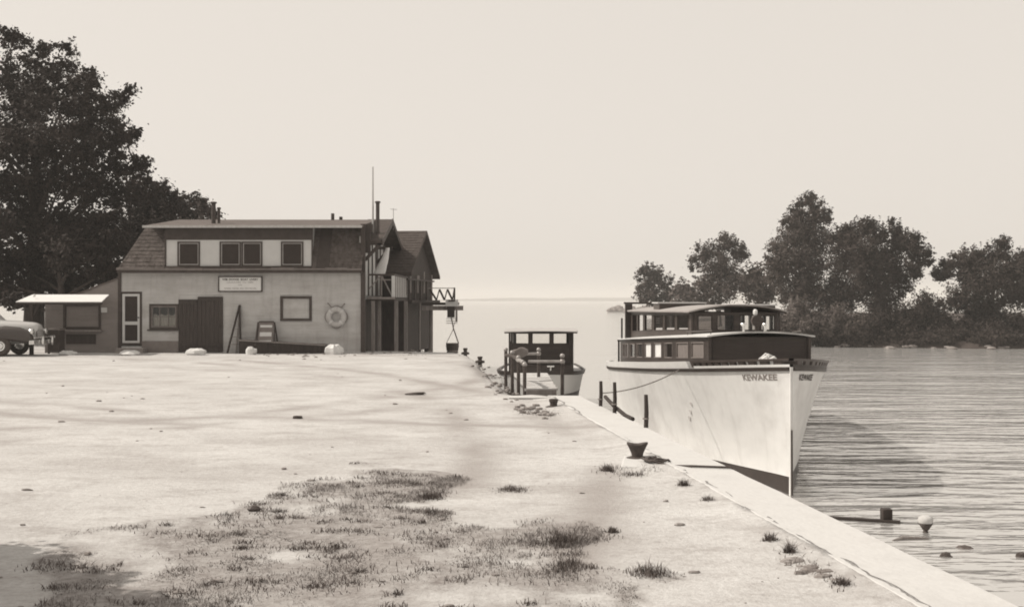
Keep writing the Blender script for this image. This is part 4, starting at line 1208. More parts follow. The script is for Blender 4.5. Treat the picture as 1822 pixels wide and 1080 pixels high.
# rub rail
for side in (-1, 1):
    mb = MB(); mb.loft([[HB.pt(side, q, HB.sheer(q) + z, o_) for (z, o_) in ((-.075, .0), (-.075, .035), (-.01, .04), (-.01, .0))] for q in qs]); mb.build('rub_rail', 'varnish2', bt)
    # bulwark aft
    qa = [q for q in qs if q >= 2.6]
    mb = MB(); mb.loft([[HB.pt(side, q, HB.sheer(q) + z, o_) for (z, o_) in ((-.01, .015), (.13, .02), (.13, -.05), (-.01, -.05))] for q in qa]); mb.build('bulwark', 'white', bt)
    # open rail forward: blocks and cap
    qf = [q for q in qs if q <= 2.6]
    mb = MB(); mb.loft([[HB.pt(side, q, HB.sheer(q) + z, o_) for (z, o_) in ((-.009, .015), (.035, .015), (.035, -.045), (-.009, -.045))] for q in qf]); mb.build('toe_rail', 'white' if side < 0 else 'varnish2', bt)
    mb = MB(); mb.loft([[HB.pt(side, q, HB.sheer(q) + z, o_) for (z, o_) in ((.095, .03), (.135, .03), (.135, -.06), (.095, -.06))] for q in qf]); mb.build('cap_rail', 'varnish', bt)
    mb = MB(); mb.loft([[HB.pt(side, q, HB.sheer(q) + z, o_) for (z, o_) in ((.036, -.045), (.094, -.045), (.094, -.058), (.036, -.058))] for q in qf if q > .1]); mb.build('inner_board', 'white', bt)
    q = .12
    while q < 2.55:
        q2 = q + .13
        mb = MB(); mb.hexa([HB.pt(side, q, HB.sheer(q) + .035, -.04), HB.pt(side, q2, HB.sheer(q2) + .035, -.04), HB.pt(side, q2, HB.sheer(q2) + .035, .012), HB.pt(side, q, HB.sheer(q) + .035, .012),
                            HB.pt(side, q, HB.sheer(q) + .095, -.04), HB.pt(side, q2, HB.sheer(q2) + .095, -.04), HB.pt(side, q2, HB.sheer(q2) + .095, .012), HB.pt(side, q, HB.sheer(q) + .095, .012)])
        mb.build('rail_block', 'varnish', bt); q += .235
# name on the bow
v, f = text_mesh('KEWAKEE', 1.0, .03)
x0 = min(p[0] for p in v); x1 = max(p[0] for p in v); y0 = min(p[1] for p in v); y1 = max(p[1] for p in v)
for side, qa_, qb_, mm in ((-1, .95, .22, 'ink_grey'), (1, .22, .8, 'ink')):
    mb = MB(); vs_ = []
    for p in v:
        u = (p[0] - x0) / (x1 - x0); w = (p[1] - y0) / (y1 - y0)
        q = qa_ + (qb_ - qa_) * u; z = HB.sheer(q) - .235 + .11 * w
        vs_.append(HB.pt(side, q, z) + HB.nrm(side, q, z) * .006)
    mb.add(vs_, f); mb.build('name_lettering', mm, bt, recalc=False)
# rust stains / fender scars on the side
rs = MB()
for (q, z) in ((3.3, -.05), (3.45, -.22), (3.6, -.36)):
    c0 = HB.pt(-1, q, z) + HB.nrm(-1, q, z) * .004; tq = (HB.pt(-1, q + .1, z) - HB.pt(-1, q, z)).normalized(); up = Vector((0, 0, 1))
    n_ = 9; rs.add([c0 + tq * math.cos(2 * math.pi * k / n_) * .07 * random.uniform(.6, 1.2) + up * math.sin(2 * math.pi * k / n_) * .06 * random.uniform(.6, 1.3) for k in range(n_)], [tuple(range(n_))])
rs.build('rub_mark', 'concrete_grey', bt, recalc=False)

def glazed(parent, P, N, o_, frame_mat, fr=.0, pane='glass', inset=.035, fw=.022):
    """window frame around an opening plus its pane"""
    u0, u1, v0, v1 = o_
    du = fw / max(.01, (P(u1, v0) - P(u0, v0)).length) * (u1 - u0); dv = fw / max(.01, (P(u0, v1) - P(u0, v0)).length) * (v1 - v0)
    mb = MB()
    for (a, b, c, d) in ((u0, u0 + du, v0, v1), (u1 - du, u1, v0, v1), (u0 + du, u1 - du, v0, v0 + dv), (u0 + du, u1 - du, v1 - dv, v1)):
        C = [(a, c), (b, c), (b, d), (a, d)]
        fr_ = [P(*q) + N(*q) * .008 for q in C]; bk = [P(*q) - N(*q) * .05 for q in C]
        mb.hexa([fr_[0], fr_[1], bk[1], bk[0], fr_[3], fr_[2], bk[2], bk[3]])
    w = mb.build('window', frame_mat, parent)
    C = [(u0 + du * .5, v0 + dv * .5), (u1 - du * .5, v0 + dv * .5), (u1 - du * .5, v1 - dv * .5), (u0 + du * .5, v1 - dv * .5)]
    mb = MB(); fr_ = [P(*q) - N(*q) * .02 for q in C]; bk = [P(*q) - N(*q) * .024 for q in C]
    if pane == 'glass': mb.add(fr_, [(0, 1, 2, 3)])
    else: mb.hexa([fr_[0], fr_[1], bk[1], bk[0], fr_[3], fr_[2], bk[2], bk[3]])
    mb.build('pane', pane, w)
    return w
class House:
    """deckhouse on the boat: half width hw(q), bottom zb(q), top zt(q) from qa to qb"""
    def __init__(s, hull, qa, qb, hw, zb, zt): s.h = hull; s.qa = qa; s.qb = qb; s.hw = hw; s.zb = zb; s.zt = zt
    def side(s, sd):
        def P(u, v):
            q = s.qa + (s.qb - s.qa) * u
            return Vector((s.h.c(q) + sd * s.hw(q), s.h.d0 + q, s.zb(q) + (s.zt(q) - s.zb(q)) * v))
        def N(u, v): return Vector((sd, -.06, 0)).normalized()
        return P, N
    def front(s, q, back=1):
        def P(u, v):
            return Vector((s.h.c(q) + (u * 2 - 1) * (s.hw(q) - .062), s.h.d0 + q - back * .12 * (1 - (2 * u - 1) ** 2), s.zb(q) + (s.zt(q) - s.zb(q)) * v))
        def N(u, v): return Vector((0, -back, 0))
        return P, N
    def roof(s, mb, qa, qb, over, camber, th=.035, n=12, m=10):
        secs = []
        for i in range(n + 1):
            q = qa + (qb - qa) * i / n; hw = s.hw(min(max(q, s.qa), s.qb)) + over; z = s.zt(min(max(q, s.qa), s.qb))
            top = []; bot = []
            for j in range(m + 1):
                t = j / m * 2 - 1; bow = .16 * (1 - t * t) * (1 - i / n) ** 4
                zc = z + camber * (1 - t * t)
                top.append((s.h.c(q) + t * hw, s.h.d0 + q - bow, zc + th)); bot.append((s.h.c(q) + t * hw, s.h.d0 + q - bow, zc))
            secs.append(top + bot[::-1])
        return mb.loft(secs)
# lower deckhouse
lw_ = House(HB, 2.6, 14.0, smooth_tab([(2.6, .96), (5, 1.28), (8, 1.56), (11, 1.74), (14, 1.70)]), lambda q: HB.sheer(q) - .08, lambda q: 1.285 - .47 * (q - 2.6) / 11.4)
cabn = MB()
lo_w = [(u0, u1, .40, .86) for (u0, u1) in ((.03, .105), (.125, .205), (.235, .30), (.33, .40), (.43, .50), (.53, .60), (.63, .70), (.74, .80), (.84, .90))]
for sd in (-1, 1):
    P, N = lw_.side(sd); wall_cells(cabn, P, N, .06, lo_w, 12)
P, N = lw_.front(2.6); wall_cells(cabn, P, N, .06, [], 8)
P, N = lw_.front(14.0, -1); wall_cells(cabn, P, N, .06, [(.4, .62, 0, .85)], 8)
low_c = cabn.build('lower_deckhouse', 'varnish2', bt)
for sd in (-1, 1):
    P, N = lw_.side(sd)
    for i, o_ in enumerate(lo_w):
        glazed(low_c, P, N, o_, 'trim_mid', pane='dim_curtain' if i in (0, 1) else 'curtain' if i in (3, 4) else 'glass')
for sd in (-1, 1):      # corner mouldings
    q = 2.6; mb = MB(); mb.bar((HB.c(q) + sd * (.96 + .0), 19 + q - .02, lw_.zb(q)), (HB.c(q) + sd * .96, 19 + q - .02, lw_.zt(q)), .05); mb.build('corner_moulding', 'varnish', low_c)
mb = lw_.roof(MB(), 2.42, 14.3, .07, .085, .03); mb.build('lower_roof', 'canvas', bt)
mb = MB()
# upper deckhouse
up_ = House(HB, 5.0, 13.0, smooth_tab([(5, .95), (7, 1.14), (10, 1.38), (13, 1.48)]), lambda q: lw_.zt(q) + .03, lambda q: 1.725 - .065 * (q - 5) / 8)
upm = MB()
up_w = [(u0, u1, .26, .90) for (u0, u1) in ((.03, .165), (.19, .325), (.35, .485), (.515, .65), (.68, .81), (.84, .96))]
for sd in (-1, 1):
    P, N = up_.side(sd); wall_cells(upm, P, N, .05, up_w, 10)
fr_w = [(.03, .21, .24, .88), (.26, .47, .24, .92), (.53, .74, .24, .92), (.79, .97, .24, .88)]
P, N = up_.front(5.0); wall_cells(upm, P, N, .05, fr_w, 8)
bk_w = [(.08, .36, .3, .88), (.42, .6, .02, .9), (.66, .92, .3, .88)]
P, N = up_.front(13.0, -1); wall_cells(upm, P, N, .05, bk_w, 8)
up_c = upm.build('upper_deckhouse', 'varnish', bt)
for sd in (-1, 1):
    P, N = up_.side(sd)
    for o_ in up_w: glazed(up_c, P, N, o_, 'varnish2')
P, N = up_.front(5.0)
for o_ in fr_w: glazed(up_c, P, N, o_, 'varnish2')
mb = up_.roof(MB(), 4.72, 13.5, .10, .145, .03); ro = mb.build('upper_roof', 'roof_canvas', bt)
# drip rail under the roof edge
mb = up_.roof(MB(), 4.76, 13.45, .085, .142, -.03); mb.build('roof_moulding', 'varnish2', ro)
# roof hatches, pale
for (xa, xb, ya, yb, z) in ((lat(1165, 28), lat(1250, 28), 27.4, 28.6, 1.90), (lat(1292, 25.4), lat(1376, 25.4), 25.0, 25.9, 1.86)):
    mb = MB(); mb.box(xa + .04, xb - .04, ya + .04, yb - .04, z - .22, z); hh_ = mb.build('roof_hatch', 'varnish', bt)
    mb = MB(); mb.box(xa, xb, ya, yb, z + .003, z + .033); mb.build('lid', 'canvas', hh_)
# stack on the quarter
xq, yq = lat(1118.5, 32.3), 32.3
mb = MB(); mb.box(xq - .1, xq + .1, yq - .09, yq + .09, .05, zz(541, 32.3)); st_ = mb.build('stack', 'varnish2', bt, bevel=.01)
mb = MB(); mb.box(xq - .13, xq + 1.0, yq - .12, yq + .12, zz(541, 32.3) + .002, zz(539.5, 32.3) + .03); mb.build('top_beam', 'varnish2', bt)
# after awning posts and rail
for (pp, dd) in ((1101, 33.4), (1106.5, 33.2), (1131, 33.5)):
    mb = MB(); xx = lat(pp, dd); mb.box(xx - .025, xx + .025, dd - .025, dd + .025, .1, zz(566 if pp > 1104 else 605, dd)); mb.build('awning_post', 'varnish2', bt)
mb = MB(); mb.bar((lat(1099, 33.4), 33.4, zz(606, 33.4)), (lat(1135, 33.5), 33.5, zz(602, 33.5)), .06); mb.build('awning_rail', 'varnish', bt)
# searchlight on the lower roof before the wheelhouse
q = px(1346, 588, 22.7); bz_ = 1.35
mb = MB(); mb.tube([(q.x, 22.7, bz_ - .05), (q.x, 22.7, bz_ + .12)], .035, 8); slm = mb.build('searchlight', 'varnish2', bt)
mb = MB(); mb.lathe((q.x, 22.72, bz_ + .22), [(0, .14), (.09, .1), (.115, 0), (.115, -.12), (.0, -.1)], 16, 'y'); mb.build('housing', 'iron', slm)
mb = MB(); mb.lathe((q.x, 22.6, bz_ + .22), [(.0, 0), (.117, 0), (.117, -.025), (.095, -.025), (.0, -.01)], 16, 'y'); mb.build('lens_rim', 'varnish2', slm)
mb = MB(); mb.lathe((q.x - .02, 22.72, bz_ + .335), [(.03, 0), (.045, .03), (.045, .09), (.02, .12), (0, .12)], 10); mb.build('lamp_top', 'white', slm)
for s_ in (-.22, .22):
    mb = MB(); mb.lathe((q.x + s_, 22.9, bz_ + .05), [(.0, -.05), (.03, -.05), (.03, .05), (.07, .1), (.06, .12), (0, .1)], 12); mb.build('horn', 'chrome', bt)
# tyre-less fender rope and grab rails
for sd in (-1, 1):
    mb = MB(); mb.tube([(HB.c(q) + sd * (lw_.hw(q) - .12), 19 + q, lw_.zt(q) + .12) for q in (2.8, 3.4, 4.0, 4.6)], .014, 6)
    for q in (2.9, 4.5): mb.tube([(HB.c(q) + sd * (lw_.hw(q) - .12), 19 + q, lw_.zt(q) + .02), (HB.c(q) + sd * (lw_.hw(q) - .12), 19 + q, lw_.zt(q) + .12)], .01, 6)
    mb.build('grab_rail', 'varnish', bt)
# heap of rope and canvas on the foredeck
hp = thing('rope_heap', 'heap of white rope and canvas on the cruiser foredeck', 'rope', (lat(1345, 20.6), 20.6, .72))
mb = MB(); 
rr = random.Random(4)
pts = []
for k in range(130):
    a = k * .55; rad = .12 + .24 * abs(math.sin(k * .13)); h_ = .0
    xx = lat(1350, 20.6) + 1.15 * rad * math.cos(a) + rr.uniform(-.05, .05); hgt = max(0, .20 - .75 * abs(xx - lat(1370, 20.6)))
    pts.append((xx, 20.75 + rad * .5 * math.sin(a) + rr.uniform(-.04, .04), .80 + hgt * rr.uniform(.3, 1.1)))
mb.tube(pts, .019, 6); mb.build('rope_coil', 'rope_white', hp)
mb = MB(); secs = []
for k in range(14):
    t_ = k / 13; xx = lat(1288, 20.6) + t_ * 1.12
    h_ = .05 + .03 * math.sin(k * 1.7) + .13 * math.exp(-((t_ - .8) / .13) ** 2); 
    secs.append([(xx, 20.75 + .16 * math.cos(a), .76 + h_ * max(0, math.sin(a)) + .01 * math.sin(5 * a + k)) for a in [2 * math.pi * j / 12 for j in range(12)]])
mb.loft(secs); mb.build('canvas_roll', 'canvas', hp, smooth=True)

# ================================================================== THE SMALL LAUNCH BEHIND THE LANDING
LC = lat(962, 31.0)
HL = Hull(31.0, lambda d: LC + .03 * (d - 31), [(0, .03), (.3, .45), (.8, .85), (1.4, 1.08), (2.2, 1.24), (4, 1.28), (6.5, 1.1)],
          [(0, .02), (.5, .3), (1, .58), (2, .92), (4, 1.08), (6.5, .95)], [(0, .02), (1, -.05), (2, -.09), (4, -.14), (6.5, -.14)], -.68, 1.3, 6.5)
la = thing('launch', 'small white motor launch with dark open cabin beyond the landing rail', 'boat', (LC, 34, WATER))
ql = list(np.concatenate([np.linspace(0, 1.5, 12), np.linspace(1.8, 6.5, 12)]))
HL.shell(MB(), lambda q: -.68, HL.sheer, 8, ql).build('hull', 'launch_white', la, smooth=True)
HL.shell(MB(), lambda q: -2.0, lambda q: -.68, 5, ql).build('boot_topping', 'boot', la, smooth=True)
mb = MB(); mb.loft([[HL.pt(-1, q, HL.sheer(q) - .03, -.02), Vector((HL.c(q), 31 + q, HL.sheer(q) + .02)), HL.pt(1, q, HL.sheer(q) - .03, -.02)] for q in ql], closed=False, caps=False); mb.build('deck', 'canvas', la)
for sd in (-1, 1):
    mb = MB(); mb.loft([[HL.pt(sd, q, HL.sheer(q) + z, o_) for (z, o_) in ((-.09, 0), (-.09, .035), (.02, .04), (.02, -.03))] for q in ql]); mb.build('rub_rail', 'varnish2', la)
lh = House(HL, 1.5, 4.6, smooth_tab([(1.5, .93), (3, .98), (4.6, .96)]), lambda q: -.12, lambda q: 1.06)
mb = MB()
P, N = lh.front(1.5); lf = [(.02, .30, .71, .98), (.35, .65, .71, .98), (.70, .98, .71, .98)]
wall_cells(mb, P, N, .05, lf, 6)
for sd in (-1, 1):
    P2, N2 = lh.side(sd); wall_cells(mb, P2, N2, .05, [(.08, .45, .7, .95), (.55, .94, .7, .95)], 2)
P3, N3 = lh.front(4.6, -1); wall_cells(mb, P3, N3, .05, [(.06, .94, .62, .98)], 6)
lc_ = mb.build('cabin', 'varnish2', la)
for o_ in lf: glazed(lc_, P, N, o_, 'varnish2')
mb = lh.roof(MB(), 1.32, 4.7, .11, .015, .02); mb.build('roof', 'concrete_grey', la)
mb = lh.roof(MB(), 1.34, 4.88, .12, .03, -.035); mb.build('roof_moulding', 'varnish2', la)
q = px(1000, 645, 32.2); mb = MB(); mb.box(lat(925, 32.2), lat(1020, 32.2), 32.1, 32.4, -.1, .12); mb.build('fore_trunk', 'varnish2', la)
mb = MB(); mb.tube([(LC + .3, 31.7, .0), (LC + .3, 31.7, .12)], .025, 8); mb.tube([(LC + .2, 31.7, .12), (LC + .4, 31.7, .12)], .02, 8); mb.build('cleat', 'chrome', la)

# ================================================================== LANDING WITH PIPE RAILING
ln = thing('landing', 'small pale plank landing stage with dark pipe railing at the bank', 'landing', (.45, 25, 0))
LX = lambda x, d: lat(x, d)
f0, f1 = 23.35, 28.4
for k in range(int((f1 - f0) / .2)):
    y0 = f0 + k * .2; 
    t_ = (y0 - f0) / (f1 - f0)
    xa = LX(934, f0) + (-.02 - LX(934, f0)) * t_ * 1.0; xb = LX(990, f0) + .02 + (-.05) * t_
    mb = MB(); mb.box(xa + random.uniform(-.02, .02), xb + random.uniform(-.02, .02), y0, y0 + .19, .10, .155 + random.uniform(-.004, .004)); mb.build('plank', 'wood_light', ln)
mb = MB(); mb.box(LX(936, f0), LX(990, f0), f0 - .035, f0 - .002, -.02, .13); mb.build('front_board', 'wood_mid', ln)
mb = MB(); mb.box(LX(938, f0) + .03, LX(989, f0), f0 + .05, f1 - .1, -2.2, .095); mb.build('crib', 'wood_mid', ln)
mb = MB(); mb.box(LX(905, 22.7), LX(991, 22.7), 22.55, 22.95, -.35, .035); mb.build('sill_slab', 'concrete', ln)
mb = MB(); mb.box(LX(918, 22.5), LX(991, 22.5), 22.47, 22.54, -.4, .0); mb.build('sill_timber', 'wood_mid', ln)
posts = [(900, 622, 690, 25.6), (911.5, 627, 692, 25.0), (922.5, 636, 697, 24.3), (933.5, 648, 705, 23.4), (958.5, 622, 684, 26.8), (1000.5, 633, 706, 23.55)]
for (pxx, pt_, pb, d) in posts:
    x_ = lat(pxx, d)
    mb = MB(); mb.tube([(x_, d, -2.0), (x_, d, zz(pt_, d))], .038, 8); pp = mb.build('rail_post', 'iron', ln)
    mb = MB(); mb.blob((x_, d, zz(pt_, d)), .055, .055, .05, 8, .0, 1); mb.build('finial', 'iron_mid', pp, smooth=True)
for (a, b, ya, yb, da, db, r_) in ((940, 1000.5, 643, 643, 23.5, 23.55, .03), (928, 958.5, 630, 629, 26.6, 26.8, .03)):
    mb = MB(); mb.tube([px(a, ya, da), px(b, yb, db)], r_, 8); mb.build('rail', 'iron_mid', ln)
    mb = MB(); mb.blob(px(b, yb, db), .06, .06, .06, 8, 0, 1); mb.build('rail_joint', 'iron_mid', ln, smooth=True)
mb = MB(); mb.tube([px(900, 632, 25.6), px(911.5, 633, 25.0), px(922.5, 640, 24.3), px(933.5, 650, 23.4)], .04, 8); mb.build('rail', 'iron', ln)
mb = MB(); mb.tube([px(921, 640, 24.4), px(932, 645, 23.6)], .045, 8); mb.build('rail_sleeve', 'iron_mid', ln)
bu = thing('canvas_bundle', 'grey canvas bundle slung over the landing rail', 'canvas', (lat(928, 25.4), 25.4, .7))
mb = MB(); secs = []
for k in range(9):
    t_ = k / 8; c0 = px(913, 629, 25.4).lerp(px(939, 626, 25.9), t_); w = .05 + .07 * math.sin(math.pi * (.15 + .8 * t_))
    secs.append([c0 + Vector((.01 * math.sin(k), w * 1.2 * math.cos(a), w * math.sin(a) * (1 + .15 * math.sin(2 * a + k)))) for a in [2 * math.pi * j / 10 for j in range(10)]])
mb.loft(secs); mb.build('canvas_roll', 'trim_mid', bu, smooth=True)

# ================================================================== SEAWALL FURNITURE
ST = []
for (pxt, pyt, pyb, d, lb) in ((1069, 678, 726, 20.75, 'short leaning dark stake on the seawall, farthest of three'), (1098, 680, 739, 19.5, 'upright dark stake on the seawall, middle of three'),
                               (1157, 702, 766, 17.2, 'upright dark stake on the seawall, nearest of three')):
    xb = wall_out(d) - .045; zt = zz(pyt, d); xt = lat(pxt, d) if pxt == 1069 else xb + .004
    t = thing('mooring_stake', lb, 'stake', (xb, d, .04), 'stakes on the seawall')
    mb = MB(); mb.tube([(xb, d, -.1), (xb + (xt - xb) * .5 + .01, d, zt * .5), (xt, d, zt)], [.036, .035, .03], 7); mb.build('stake_pole', 'wood_dark', t)
    mb = MB(); mb.torus((xb + (xt - xb) * .3, d, zt * .33), .042, .012, 12, 6, 'z'); mb.build('rope_turn', 'rope', t)
    ST.append(Vector((xb + (xt - xb) * .5, d, zt * .55)))
def sag(a, b, s_, n=16):
    return [a.lerp(b, k / n) - Vector((0, 0, s_ * 4 * (k / n) * (1 - k / n))) for k in range(n + 1)]
mb = MB(); mb.tube(sag(ST[0], HB.pt(-1, 3.2, HB.sheer(3.2) - .03, .03), .10), .011, 6)
o = mb.build('mooring_line', 'rope'); tag(o, 'thin mooring line from the leaning stake to the cruiser side', 'rope')
# fender timber hung between boat and wall
mb = MB(); mb.tube([Vector((wall_out(20.6) + .02, 20.6, .22)), Vector((wall_out(19.9) + .03, 19.9, .12)), Vector((wall_out(19.0) + .03, 19.0, .05)), Vector((wall_out(18.4) + .03, 18.4, .045))], .035, 8)
o = mb.build('fender_pole', 'wood_dark'); tag(o, 'dark curved fender pole lying along the seawall edge behind the stakes', 'pole')
# iron bollard on a pale pad
bo = thing('bollard', 'squat black iron bollard on a pale pad beside the seawall', 'bollard', (lat(1133, 14.1), 14.1, 0))
bx_, by_ = lat(1134, 14.1), 14.1
mb = MB()
n_ = 18
prof = [(-.1, .075, .075), (.03, .07, .07), (.07, .075, .07), (.12, .11, .085), (.165, .135, .09), (.185, .13, .085), (.17, .08, .05)]
mb.loft([[(bx_ + rx * math.cos(2 * math.pi * k / n_), by_ + ry * math.sin(2 * math.pi * k / n_), z + (.03 * abs(math.cos(2 * math.pi * k / n_)) if z > .1 else 0)) for k in range(n_)] for z, rx, ry in prof])
mb.build('head', 'iron', bo, smooth=True)
mb = MB(); mb.lathe((bx_, by_, -.02), [(.14, 0), (.14, .04), (.09, .055)], 16); mb.build('base_plate', 'iron', bo)
mb = MB()
mb.prism([(lat(1098, 13.75), 13.35), (lat(1158, 13.5), 13.32), (lat(1172, 13.7), 13.6), (lat(1160, 14.3), 14.35), (lat(1112, 14.2), 14.3)], 'z', -.1, .018)
mb.build('pad', 'concrete', bo, bevel=.02)
cl = MB(); rr = random.Random(9); pts = []
for k in range(60):
    a = k * .5; rad = .05 + .05 * (k / 60)
    pts.append((lat(1152, 13.75) + rad * 1.5 * math.cos(a) + .0022 * k, 13.75 + rad * math.sin(a) - .003 * k, .05 + .015 * rr.random() + .018 * (k % 7 == 0)))
pts += [(lat(1190, 13.4), 13.4, .02), (wall_in(13.1) + .2, 13.1, .062), (wall_out(13.0) - .05, 13.0, .06), (wall_out(12.95) + .035, 12.95, .0), (wall_out(12.95) + .05, 12.95, -.7), (wall_out(12.9) + .06, 12.9, -1.5)]
cl.tube(pts, .014, 6)
o = cl.build('coiled_rope', 'iron'); tag(o, 'dark coiled rope beside the iron bollard, led across the seawall', 'rope')

# ================================================================== THINGS IN THE SHALLOWS
fl_ = thing('floating_board', 'thin dark board adrift off the seawall carrying a square stub', 'plank', (lat(1540, 16.8), 16.8, WATER))
mb = MB(); a, b = px(1474, 919.5, 16.95), px(1602, 929, 16.6); a.z = b.z = WATER + .01; mb.bar(a, b, .1, .05); mb.build('board', 'wood_dark', fl_)
c0 = px(1577, 921, 16.75); mb = MB(); mb.box(c0.x - .075, c0.x + .075, c0.y - .07, c0.y + .07, WATER + .02, WATER + .19); mb.build('block', 'wood_dark', fl_, bevel=.015)
by = thing('buoy', 'pale pear-shaped buoy riding on the water off the seawall', 'buoy', (lat(1647, 15.95), 15.95, WATER))
c0 = Vector((lat(1647, 15.95), 15.95, WATER - .02))
mb = MB(); mb.lathe(c0, [(.0, .02), (.02, .04), (.025, .07), (.06, .1), (.095, .15), (.105, .2), (.095, .235), (.05, .255), (0, .26)], 18); mb.build('float', 'wood_light', by, smooth=True)
mb = MB(); mb.lathe(c0 + Vector((0, 0, .055)), [(.035, .0), (.068, .05), (.10, .098), (.104, .1), (.07, .045), (.04, .0)], 18); mb.build('dark_skirt', 'iron', by, smooth=True)
mb = MB(); mb.lathe(c0, [(.04, -.2), (.04, .03), (.025, .06)], 10); mb.build('stem', 'iron', by)
a, b = px(1588, 962, 15.4), px(1652, 953, 15.5); mb = MB(); mb.tube([(a.x, a.y, WATER), ((a.x + b.x) / 2 - .08, (a.y + b.y) / 2 + .05, WATER + .02), (b.x, b.y, WATER + .01)], [.012, .03, .012], 7)
o = mb.build('drift_branch', 'wood_mid'); tag(o, 'slim curved grey branch afloat below the pale buoy', 'branch')
for i, (pxx, pyy, w, h, lb) in enumerate([(1683, 989, .085, .06, 'small dark pointed stone breaking the water below the buoy'), (1718, 974, .11, .035, 'flat dark stone awash right of the buoy'),
                                          (1816, 990, .07, .06, 'dark stone breaking the water at the picture edge')]):
    d = (EYE - WATER) * F / (pyy - HZ); mb = MB(); mb.blob((lat(pxx, d), d, WATER + .0), w, w * .7, h, 9, .25, 70 + i)
    o = mb.build('shallow_stone', 'rock_dark'); tag(o, lb, 'stone', 'stones awash off the seawall')

# ================================================================== VEGETATION
def leaf_mesh(name, centres, radii, n, size, rng, clump=14, flat=.75, droop=0.0, frac=.32, slen=(1.0, 1.5), sup=.55, curl=.16):
    """small leaf faces gathered in clumps through the balls, with sprays of twigs breaking the outline"""
    centres = np.asarray(centres, float); radii = np.asarray(radii, float)
    w = np.maximum(radii, size * 2.6) ** 2.1; w = w / w.sum()
    nc_ = max(1, int(n * (1 - frac)) // clump)
    bi = rng.choice(len(radii), nc_, p=w)
    dv = rng.normal(size=(nc_, 3)); dv /= np.linalg.norm(dv, axis=1)[:, None]
    rad = rng.random(nc_) ** (1 / 2.6) * rng.uniform(.8, 1.08, nc_)
    cc = centres[bi] + dv * (rad * radii[bi])[:, None] * np.array([1, 1, flat + .2])
    sp = np.minimum(radii[bi] * .26, size * 2.3) * rng.uniform(.5, 1.3, nc_)
    pts = np.repeat(cc, clump, 0) + rng.normal(size=(nc_ * clump, 3)) * np.repeat(sp, clump)[:, None] * np.array([1, 1, .6])
    outw = np.repeat(dv, clump, 0)
    # sprays: short leafy shoots running out past the outline
    per = 26
    ns = max(1, int(n * frac) // per)
    w2 = radii ** 1.3; w2 = w2 / w2.sum()
    si = rng.choice(len(radii), ns, p=w2)
    sd_ = rng.normal(size=(ns, 3)) + np.array([0, 0, sup]); sd_[:, 2] *= flat + .25; sd_ /= np.linalg.norm(sd_, axis=1)[:, None]
    t = rng.random((ns, per)) ** .8
    L = rng.uniform(slen[0], slen[1], ns) * radii[si] + size * 1.2
    base = centres[si][:, None, :] + sd_[:, None, :] * (.45 * radii[si][:, None] + t * (L - .45 * radii[si])[:, None])[:, :, None]
    base = base + np.array([0, 0, 1.0]) * (curl * L[:, None] * t ** 2)[:, :, None]
    wid = (size * 1.5 * (1.05 - t))[:, :, None]
    sp_pts = (base + rng.normal(size=(ns, per, 3)) * wid * np.array([1, 1, .7])).reshape(-1, 3)
    pts = np.concatenate([pts, sp_pts]); outw = np.concatenate([outw, np.repeat(sd_, per, 0)])
    m = len(pts)
    nn = rng.normal(size=(m, 3)) * .55 + outw * .8 + np.array([0, 0, .45]); nn /= np.linalg.norm(nn, axis=1)[:, None]
    a = np.cross(nn, rng.normal(size=(m, 3))); a /= np.linalg.norm(a, axis=1)[:, None]
    b = np.cross(nn, a)
    L = (size * rng.uniform(.55, 1.35, m))[:, None]; Wd = L * rng.uniform(.4, .7, m)[:, None]
    a[:, 2] -= droop
    V = np.stack([pts - a * L * .5, pts + b * Wd * .5, pts + a * L * .5, pts - b * Wd * .5], 1).reshape(-1, 3)
    return V, np.arange(m * 4).reshape(m, 4)

def limb(mb, a, b, r0, r1, bend=.12, n=5, rr=random):
    a = Vector(a); b = Vector(b); L = (b - a).length
    o1 = Vector((rr.uniform(-1, 1), rr.uniform(-1, 1), rr.uniform(-.2, .8))) * L * bend
    pts = [a.lerp(b, k / n) + o1 * math.sin(math.pi * k / n) for k in range(n + 1)]
    mb.tube(pts, [r0 + (r1 - r0) * k / n for k in range(n + 1)], 6)

